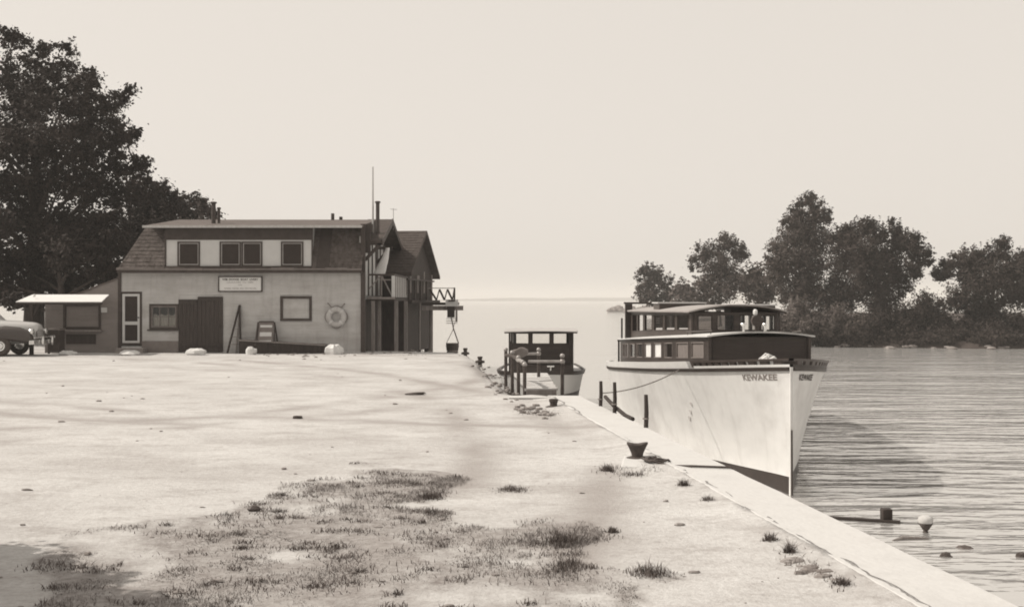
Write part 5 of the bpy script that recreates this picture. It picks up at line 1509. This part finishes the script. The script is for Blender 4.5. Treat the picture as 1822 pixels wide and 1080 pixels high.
def tree(name, label, base, balls, nleaf, size, leafmat, trunk_r, group=None, limbs=14, droop=0, clump=14, cat='tree', seed=0, **kw):
    rng = np.random.default_rng(100 + seed); rr = random.Random(100 + seed)
    t = thing(name, label, cat, base, group)
    B = Vector(base)
    mb = MB()
    top = max(b[2] for b in balls); cxm = sum(b[0] * b[3] for b in balls) / sum(b[3] for b in balls); cym = sum(b[1] * b[3] for b in balls) / sum(b[3] for b in balls)
    H = top - B.z
    tp = Vector((cxm * .6 + B.x * .4, cym * .6 + B.y * .4, B.z + H * .85))
    stem = [B - Vector((0, 0, .3)), B + Vector((0, 0, .15)), B.lerp(tp, .3) + Vector((rr.uniform(-.1, .1) * H * .1, 0, 0)), B.lerp(tp, .6), tp]
    mb.tube(stem, [trunk_r * 1.5, trunk_r, trunk_r * .75, trunk_r * .45, trunk_r * .12], 9)
    order = sorted(balls, key=lambda b: -b[3])[:limbs]
    for b in order:
        h = min(max((b[2] - B.z) / H - .18, .15), .85)
        a = B.lerp(tp, h)
        limb(mb, a, a.lerp(Vector((b[0], b[1], b[2])), .85), trunk_r * (.42 - .25 * h), trunk_r * .06, .05, 5, rr)
    mb.build('trunk', 'bark', t, smooth=True)
    lob = list(balls)
    if cat == 'tree':        # small outlying lobes break up the outline
        for b in balls:
            for _ in range(4):
                dv = Vector((rr.gauss(0, 1), rr.gauss(0, 1), rr.gauss(.25, .8))).normalized() * b[3] * rr.uniform(.95, 1.35)
                lob.append((b[0] + dv.x, b[1] + dv.y, b[2] + dv.z * .9, b[3] * rr.uniform(.16, .38)))
    V, Fc = leaf_mesh('crown', [b[:3] for b in lob], [b[3] for b in lob], nleaf, size, rng, clump, droop=droop, **kw)
    me = mesh_arrays('crown', V - np.array(base), Fc)
    me.materials.append(M[leafmat])
    o = bpy.data.objects.new('crown', me); COL.objects.link(o); o.parent = t
    return t

def balls_px(lst, d, depth, seed):
    rr = random.Random(seed); out = []
    for (x, y, r) in lst:
        dd = d + rr.uniform(-depth, depth)
        q = px(x, y, dd); out.append((q.x, q.y, q.z, r / F * dd))
    return out

big = [(10, 70, 12), (35, 78, 12), (42, 108, 24), (75, 97, 10), (80, 130, 22), (115, 84, 8), (117, 112, 17), (125, 160, 28), (160, 138, 13), (152, 150, 16), (15, 150, 40), (60, 170, 45), (100, 190, 45),
       (140, 190, 35), (198, 188, 16), (214, 172, 10), (230, 162, 5), (190, 215, 26), (150, 240, 45), (100, 250, 60), (40, 250, 60), (-10, 230, 60), (-60, 260, 70), (-80, 180, 60), (225, 242, 13), (241, 240, 7), (205, 255, 20),
       (185, 292, 30), (222, 300, 22), (254, 294, 11), (240, 325, 20), (165, 335, 42), (110, 320, 60), (40, 330, 60), (-30, 340, 70), (250, 345, 22), (210, 352, 32), (140, 400, 45), (85, 400, 60), (15, 400, 60), (-60, 420, 70)]
tree('shade_tree', 'huge dark spreading tree towering over the shed', (lat(60, 52), 52, 0), balls_px(big, 52, 3.0, 1), 95000, .17, 'leaf_dark', .5, limbs=26, seed=1, flat=.3, frac=.6, slen=(.9, 1.75), sup=.15, curl=.22)
low = [(20, 470, 55), (80, 460, 55), (140, 450, 45), (190, 440, 34), (100, 505, 38), (45, 512, 32), (165, 495, 32), (200, 480, 24), (5, 525, 16), (-40, 490, 50), (70, 535, 14), (30, 540, 14), (130, 420, 40), (200, 410, 26)]
tree('understorey_tree', 'dense dark low tree behind the shed roof', (lat(120, 50), 50, 0), balls_px(low, 50, 2.5, 2), 45000, .17, 'leaf_dark', .3, 'trees behind the boathouse', limbs=12, seed=2, flat=.35, frac=.5, sup=.1)
tree('background_tree', 'dark bushy tree showing above the left end of the boathouse roof', (lat(275, 60), 60, 0), balls_px([(262, 360, 22), (285, 352, 18), (270, 385, 28), (300, 372, 22), (245, 400, 30), (280, 410, 30), (230, 430, 34)], 60, 2, 3), 22000, .2, 'leaf_dark', .25, 'trees behind the boathouse', seed=3)
tree('background_tree', 'smaller feathery tree peeping over the roof beside the stove pipes', (lat(345, 64), 64, 0), balls_px([(318, 360, 13), (345, 366, 14), (362, 372, 11), (330, 380, 18), (355, 388, 18), (310, 385, 18), (375, 385, 9)], 64, 2, 4), 11000, .18, 'leaf_mid', .2, 'trees behind the boathouse', seed=4)

IG = 'trees on the island'
def itree(label, d, lst, n, lm, s_, size=.24, name='island_tree', depth=3.0, tr=.22):
    cxp = sum(q[0] for q in lst) / len(lst)
    return tree(name, label, (lat(cxp, d), d, -.45), balls_px(lst, d, depth, s_), n, size, lm, tr, IG, seed=s_)
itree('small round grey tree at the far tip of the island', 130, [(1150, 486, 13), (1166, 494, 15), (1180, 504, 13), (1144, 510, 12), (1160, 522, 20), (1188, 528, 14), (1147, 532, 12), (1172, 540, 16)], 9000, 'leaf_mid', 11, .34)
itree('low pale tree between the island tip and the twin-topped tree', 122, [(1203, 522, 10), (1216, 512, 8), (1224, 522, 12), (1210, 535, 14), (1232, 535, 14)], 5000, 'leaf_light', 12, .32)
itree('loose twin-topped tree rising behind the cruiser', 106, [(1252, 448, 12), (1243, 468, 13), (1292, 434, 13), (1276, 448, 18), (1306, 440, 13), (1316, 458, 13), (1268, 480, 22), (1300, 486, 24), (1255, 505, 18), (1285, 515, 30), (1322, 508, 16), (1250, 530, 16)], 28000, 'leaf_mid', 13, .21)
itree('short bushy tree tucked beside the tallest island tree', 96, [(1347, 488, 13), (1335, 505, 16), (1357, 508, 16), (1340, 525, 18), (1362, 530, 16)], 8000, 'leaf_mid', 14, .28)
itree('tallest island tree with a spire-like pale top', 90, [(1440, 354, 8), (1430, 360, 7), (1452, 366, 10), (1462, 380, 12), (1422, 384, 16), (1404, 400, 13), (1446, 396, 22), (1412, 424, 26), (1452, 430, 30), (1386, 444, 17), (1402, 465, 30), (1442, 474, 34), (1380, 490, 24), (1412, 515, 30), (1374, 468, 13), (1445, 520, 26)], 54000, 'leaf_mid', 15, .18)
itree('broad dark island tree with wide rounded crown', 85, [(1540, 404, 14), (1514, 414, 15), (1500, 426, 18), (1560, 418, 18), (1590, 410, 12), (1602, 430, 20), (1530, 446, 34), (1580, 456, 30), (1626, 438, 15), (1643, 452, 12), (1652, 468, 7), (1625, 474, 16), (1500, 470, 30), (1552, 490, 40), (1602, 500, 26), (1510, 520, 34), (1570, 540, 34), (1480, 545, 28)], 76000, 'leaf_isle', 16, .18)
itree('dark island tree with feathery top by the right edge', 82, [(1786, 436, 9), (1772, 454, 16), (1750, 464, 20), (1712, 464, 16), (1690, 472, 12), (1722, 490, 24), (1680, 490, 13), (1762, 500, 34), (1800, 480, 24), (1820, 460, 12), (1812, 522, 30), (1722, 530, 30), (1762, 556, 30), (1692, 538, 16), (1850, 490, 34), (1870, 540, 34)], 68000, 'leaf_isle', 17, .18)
BG = 'bushes on the island shore'
bl = [(1418, 562, 24, 'leaf_light', 'pale bush at the island edge next to the cruiser wheelhouse'), (1452, 585, 20, 'leaf_mid', 'low grey bush on the island shore under the tallest tree'), (1486, 572, 22, 'leaf_light', 'pale leafy bush below the tallest tree'),
      (1520, 588, 22, 'leaf_mid', 'rounded bush at the waterline below the broad tree'), (1560, 585, 22, 'leaf_dark', 'dark bush left of the pale shore stones'), (1602, 582, 25, 'leaf_dark', 'dark bush right under the broad dark tree'),
      (1642, 556, 26, 'leaf_dark', 'tall dark bush in the gap between two island trees'), (1674, 584, 22, 'leaf_dark', 'dark bush at the waterline below the gap'), (1716, 592, 20, 'leaf_dark', 'low dark bush under the rightmost tree'),
      (1762, 594, 20, 'leaf_dark', 'wide dark bush overhanging the water near the right edge'), (1806, 588, 25, 'leaf_dark', 'dark bush at the right edge of the island shore')]
for i, (x, y, r, lm, lb) in enumerate(bl):
    d = 79.0
    tree('shore_bush', lb, (lat(x, d), d, -.8), balls_px([(x, y, r), (x - r * .8, y + r * .5, r * .7), (x + r * .8, y + r * .45, r * .7), (x + r * .2, y - r * .6, r * .5)], d, .8, 40 + i), 10000, .16, lm, .06, BG, limbs=4, cat='bush', seed=40 + i)
# undergrowth hanging over the island waterline
ub = []
rr = random.Random(21)
for k in range(130):
    X = rr.uniform(1395, 1900); d = np.interp(lat(X, 77), [18.6, 22.5, 35, 45], [79.5, 77.8, 75.4, 72.6])
    q = px(X, rr.uniform(598, 614), d); ub.append((q.x, q.y + rr.uniform(0, 1.2), max(q.z, WATER + .25), rr.uniform(.35, .7)))
V, Fc = leaf_mesh('u', [b[:3] for b in ub], [b[3] for b in ub], 40000, .15, np.random.default_rng(77), 12)
me = mesh_arrays('shore_undergrowth', V, Fc); me.materials.append(M['leaf_isle'])
o = bpy.data.objects.new('shore_undergrowth', me); COL.objects.link(o); stuff(o); o['label'] = 'dark undergrowth along the island waterline'
# pale stones along the island waterline
mb = MB(); rr = random.Random(3)
for k in range(90):
    x_ = rr.uniform(19, 52); yb = np.interp(x_, [19.5, 22.5, 35, 45, 95], [90, 77.5, 75, 72, 66])
    s_ = rr.uniform(.07, .2)
    mb.blob((x_, yb + rr.uniform(-.5, .8), WATER + rr.uniform(.0, .15)), s_ * 1.8, s_, s_ * .7, 7, .25, k)
stuff(mb.build('shore_stones', 'rock_grey'))
for i, (x, y, w) in enumerate([(1578, 613, .42), (1682, 615, .34), (1748, 616, .3)]):
    q = px(x, y, 76.2); mb = MB(); mb.blob((q.x, 75.0 - .22 * (q.x - 30) * .5, WATER + .06), w, .3, .12, 9, .3, 90 + i)
    o = mb.build('shore_rock', 'rock_grey'); tag(o, ['broad pale rock at the island waterline', 'pale rock at the waterline below the tree gap', 'small pale rock at the waterline near the right edge'][i], 'rock', 'pale rocks on the island shore')
# low breakwater far out beyond the cruiser
bwk = thing('breakwater', 'low grey rubble breakwater point far out beyond the cruiser stern', 'breakwater', (lat(1110, 287), 287, WATER))
rr = random.Random(8); mb = MB()
for k in range(70):
    t_ = rr.random(); x_ = lat(1082, 287) + 26 * t_
    s_ = rr.uniform(.5, 1.1); mb.blob((x_, 287 + rr.uniform(-1.5, 1.5), WATER + rr.uniform(.1, .8 + .5 * (t_ > .05))), s_ * 1.2, s_, s_ * .75, 7, .25, k + 300)
mb.build('rubble', 'rock_grey', bwk)
mb = MB(); mb.prism([(lat(1076, 287), WATER - .5), (lat(1080, 287), WATER + .25), (lat(1250, 287), WATER + .4), (lat(1250, 287), WATER - .5)], 'y', 284.5, 289); mb.build('footing', 'concrete_grey', bwk)

# unseen bush added beyond the left edge to shade the lower left corner
def shadow_ball(X, Y, h):
    """centre of a ball at height h whose shadow falls at photo pixel X,Y on the yard"""
    d = EYE * F / (Y - HZ); g = Vector((lat(X, d), d, 0))
    return g + sdir * (h / sdir.z)
sbl = []
for (X, Y, r, h) in ((-20, 1010, .30, 2.6), (20, 1050, .35, 2.7), (60, 1075, .35, 2.8), (110, 1095, .35, 2.9), (-60, 1040, .5, 2.8), (25, 995, .2, 2.5), (150, 1110, .3, 2.8), (190, 1120, .25, 2.7), (-40, 1110, .5, 3.0), (60, 1150, .5, 3.1),
                     (140, 1160, .5, 3.0), (-120, 1150, .6, 3.2), (60, 1030, .25, 2.5), (120, 1068, .2, 2.6), (160, 1082, .2, 2.6), (195, 1088, .16, 2.6), (215, 1100, .18, 2.6), (90, 1055, .25, 2.6), (40, 1035, .3, 2.6), (-5, 980, .22, 2.5), (80, 1090, .4, 2.8), (170, 1100, .3, 2.7)):
    q = shadow_ball(X, Y, h); sbl.append((q.x, q.y, q.z, r))
for k in range(14):
    sbl.append((-7.2 + random.uniform(-1.2, .3), 7.9 + random.uniform(-1.2, .6), random.uniform(.7, 3.0), .6))
tree('added_shade_bush', 'tall leafy bush added outside the left edge to shade the near corner of the yard', (-7.4, 7.8, 0), sbl, 80000, .12, 'leaf_mid', .1, limbs=16, cat='bush', seed=60)

# ---- grass
def blades(name, x, y, h, wid, rng, lean=.5):
    n = len(x); z = ground_height(x, y) - .005
    a = rng.uniform(0, 2 * math.pi, n); l = h * lean * rng.random(n); la_ = rng.uniform(0, 2 * math.pi, n)
    w = wid * rng.uniform(.6, 1.4, n)
    dx, dy = np.cos(a) * w / 2, np.sin(a) * w / 2
    tx, ty = x + np.cos(la_) * l, y + np.sin(la_) * l
    mx_, my_ = x + np.cos(la_) * l * .35, y + np.sin(la_) * l * .35
    V = np.stack([np.stack([x - dx, y - dy, z], -1), np.stack([x + dx, y + dy, z], -1), np.stack([mx_ + dx * .7, my_ + dy * .7, z + h * .6], -1), np.stack([mx_ - dx * .7, my_ - dy * .7, z + h * .6], -1),
                  np.stack([tx, ty, z + h], -1)], 1).reshape(-1, 3)
    i = np.arange(n) * 5
    Q = np.stack([i, i + 1, i + 2, i + 3], -1); T = np.stack([i + 3, i + 2, i + 4, i + 4], -1)
    return V, Q, np.stack([i + 3, i + 2, i + 4], -1)
def grass_obj(name, V, Q, T, m, parent=None, off=(0, 0, 0)):
    me = bpy.data.meshes.new(name)
    V = V - np.array(off)
    me.vertices.add(len(V)); me.vertices.foreach_set('co', V.astype(np.float32).ravel())
    nq, nt_ = len(Q), len(T)
    me.loops.add(nq * 4 + nt_ * 3); me.loops.foreach_set('vertex_index', np.concatenate([Q.ravel(), T.ravel()]).astype(np.int32))
    me.polygons.add(nq + nt_)
    me.polygons.foreach_set('loop_start', np.concatenate([np.arange(nq) * 4, nq * 4 + np.arange(nt_) * 3]).astype(np.int32))
    me.polygons.foreach_set('loop_total', np.concatenate([np.full(nq, 4), np.full(nt_, 3)]).astype(np.int32))
    me.update(calc_edges=True); me.validate(); me.materials.append(M[m])
    o = bpy.data.objects.new(name, me); COL.objects.link(o)
    if parent: o.parent = parent
    return o
NG = 420000
gx = RNG.uniform(-6.5, 3.2, NG); gy = RNG.uniform(5.2, 14.8, NG)
gmk = grass_mask(gx, gy) * np.clip((fbm(gx * 3.1, gy * 2.6, 91) - .33) / .22, .10, 1)
keep = RNG.random(NG) < gmk * .85
gx, gy = gx[keep], gy[keep]
hh = .008 + .05 * np.clip((fbm(gx * 1.3, gy * 1.3, 95) - .38) / .3, 0, 1) * RNG.random(len(gx)) ** .8
o = grass_obj('dry_grass', *blades('g', gx, gy, hh, .006, RNG, 1.6), 'grass'); stuff(o); o['label'] = 'patchy dry grass in the foreground yard'
# darker clumps among it
nc_ = 420
cxs = RNG.uniform(-6, 3, nc_ * 3); cys = RNG.uniform(5.6, 14.5, nc_ * 3)
km = RNG.random(nc_ * 3) < grass_mask(cxs, cys) * .8
cxs, cys = cxs[km][:nc_], cys[km][:nc_]
rep = RNG.integers(12, 70, len(cxs)); ids = np.repeat(np.arange(len(cxs)), rep)
sd_ = RNG.uniform(.02, .075, len(cxs))
gx2 = cxs[ids] + RNG.normal(size=len(ids)) * sd_[ids] * 1.5; gy2 = cys[ids] + RNG.normal(size=len(ids)) * sd_[ids]
o = grass_obj('rank_grass', *blades('g', gx2, gy2, RNG.uniform(.012, .05, len(ids)), .007, RNG, 1.5), 'grass_dark'); stuff(o); o['label'] = 'darker weed clumps scattered in the dry grass'
# single tufts that stand apart
tf = [(1160, 1022, 62, 34, 'dark long-bladed grass tuft standing alone near the bottom edge'), (912, 872, 46, 16, 'flat dark grass tuft in the middle of the bare yard'), (766, 886, 38, 24, 'short grass tuft at the corner of the dry patch'),
      (1090, 947, 16, 18, 'tiny lone grass tuft between the dry patch and the seawall'), (1000, 968, 60, 46, 'tall rank grass at the right end of the dry patch'), (1012, 1010, 52, 30, 'dark grass below the tall rank grass'), (1217, 868, 18, 24, 'thin weed tuft against the seawall just past the bollard'),
      (1260, 893, 24, 20, 'small weed tuft against the seawall, second past the bollard'), (1370, 966, 22, 30, 'leafy weed tuft against the seawall, third past the bollard'), (1404, 988, 16, 40, 'spiky weed by the seawall beside scattered stones'),
      (1080, 838, 18, 22, 'weed tuft left of the bollard pad'), (1128, 846, 44, 9, 'low fringe of grass before the bollard pad'), (1500, 1045, 26, 28, 'grass tuft by the seawall close to the bottom edge')]
for i, (X, Y, wp, hp_, lb) in enumerate(tf):
    d = EYE * F / (Y - HZ); c = Vector((lat(X, d), d, 0)); w = wp / F * d; h = .8 * hp_ / F * d
    n = int(160 + 700 * w)
    rg = np.random.default_rng(500 + i)
    x_ = c.x + rg.normal(size=n) * w * .42; y_ = c.y + rg.normal(size=n) * w * .3
    tt = thing('grass_tuft', lb, 'grass tuft', c, 'grass tufts standing apart')
    o = grass_obj('blades', *blades('t', x_, y_, h * rg.uniform(.2, 1.0, n) * np.exp(-((x_ - c.x) / (w * .75)) ** 2), .006, rg, 1.0), 'grass_dark', tt, tuple(c)); stuff(o)
# clods, pebbles and litter on the yard
mb = MB(); rr = random.Random(12)
for k in range(200):
    d = 6 + 36 * rr.random() ** 1.6; X = rr.uniform(-30, 1500)
    x_ = lat(X, d)
    if x_ > shore_x(d) - .1: continue
    s_ = .005 + .02 * rr.random() ** 2.5 * (1 + d / 30)
    mb.blob((x_, d, float(ground_height(x_, d)) + s_ * .25), s_ * rr.uniform(1, 2), s_, s_ * .6, 6, .3, k + 900)
stuff(mb.build('pebbles', 'rock_grey'))
for i, (X, Y, wp, lb) in enumerate([(454, 908, 12, 'dark clod of turf lying on the bare yard'), (740, 702, 20, 'flat dark scrap lying mid yard before the boathouse'), (530, 745, 9, 'small dark clod alone in the middle of the yard')]):
    d = EYE * F / (Y - HZ); mb = MB(); w = wp / F * d; mb.blob((lat(X, d), d, .02), w, w * .6, .035, 9, .35, 700 + i); o = mb.build('turf_clod', 'rock_dark'); tag(o, lb, 'clod')
# rubble at the bank between yard and landing, and before the platform
for nm, spots in (('bank_rubble', [(900, 700), (888, 685), (875, 668), (892, 695), (905, 715), (950, 730), (975, 735), (925, 725), (960, 738), (868, 655)]), ('wall_rubble', [(480, 628), (520, 630), (560, 630), (610, 628), (660, 627), (690, 627), (720, 628), (745, 627), (540, 634), (1425, 1000), (1440, 1010), (1410, 1005), (1455, 1020), (1470, 1030)])):
    mb = MB(); rr = random.Random(len(spots))
    for (X, Y) in spots:
        for k in range(7):
            XX, YY = X + rr.gauss(0, 11), Y + rr.gauss(0, 3); d = EYE * F / (YY - HZ); s_ = rr.uniform(.015, .05)
            mb.blob((lat(XX, d), d, s_ * .2), s_ * 1.5, s_, s_ * .7, 7, .3, rr.randint(0, 9999))
    stuff(mb.build(nm, 'rock_grey'))
rgx = []; rgy = []
for (X, Y, s_) in ((888, 685, 9), (880, 672, 8), (898, 698, 10), (945, 733, 14), (985, 736, 16), (655, 630, 22), (735, 632, 16), (610, 630, 10), (1430, 1005, 20), (1465, 1025, 12), (1090, 838, 16), (1160, 838, 14)):
    d = EYE * F / (Y - HZ); rgx.append(lat(X, d) + RNG.normal(size=120) * s_ / F * d); rgy.append(d + RNG.normal(size=120) * .25)
rgx = np.concatenate(rgx); rgy = np.concatenate(rgy)
o = grass_obj('bank_grass', *blades('b', rgx, rgy, RNG.uniform(.015, .06, len(rgx)), .008, RNG, 1.3), 'grass_dark'); stuff(o)

# ================================================================== THE AIR
hz_m = bpy.data.materials.new('lake_haze'); hz_m.use_nodes = True
t = hz_m.node_tree; t.nodes.clear()
pv = t.nodes.new('ShaderNodeVolumePrincipled'); oo = t.nodes.new('ShaderNodeOutputMaterial')
pv.inputs['Color'].default_value = (0.74, 0.73, 0.71, 1); pv.inputs['Density'].default_value = 0.0006
pv.inputs['Anisotropy'].default_value = 0.0
t.links.new(pv.outputs[0], oo.inputs['Volume'])
mb = MB(); mb.box(-LIM - 50, LIM + 50, -110, LIM + 50, -5.5, 24)
o = mb.build('haze', hz_m); stuff(o)
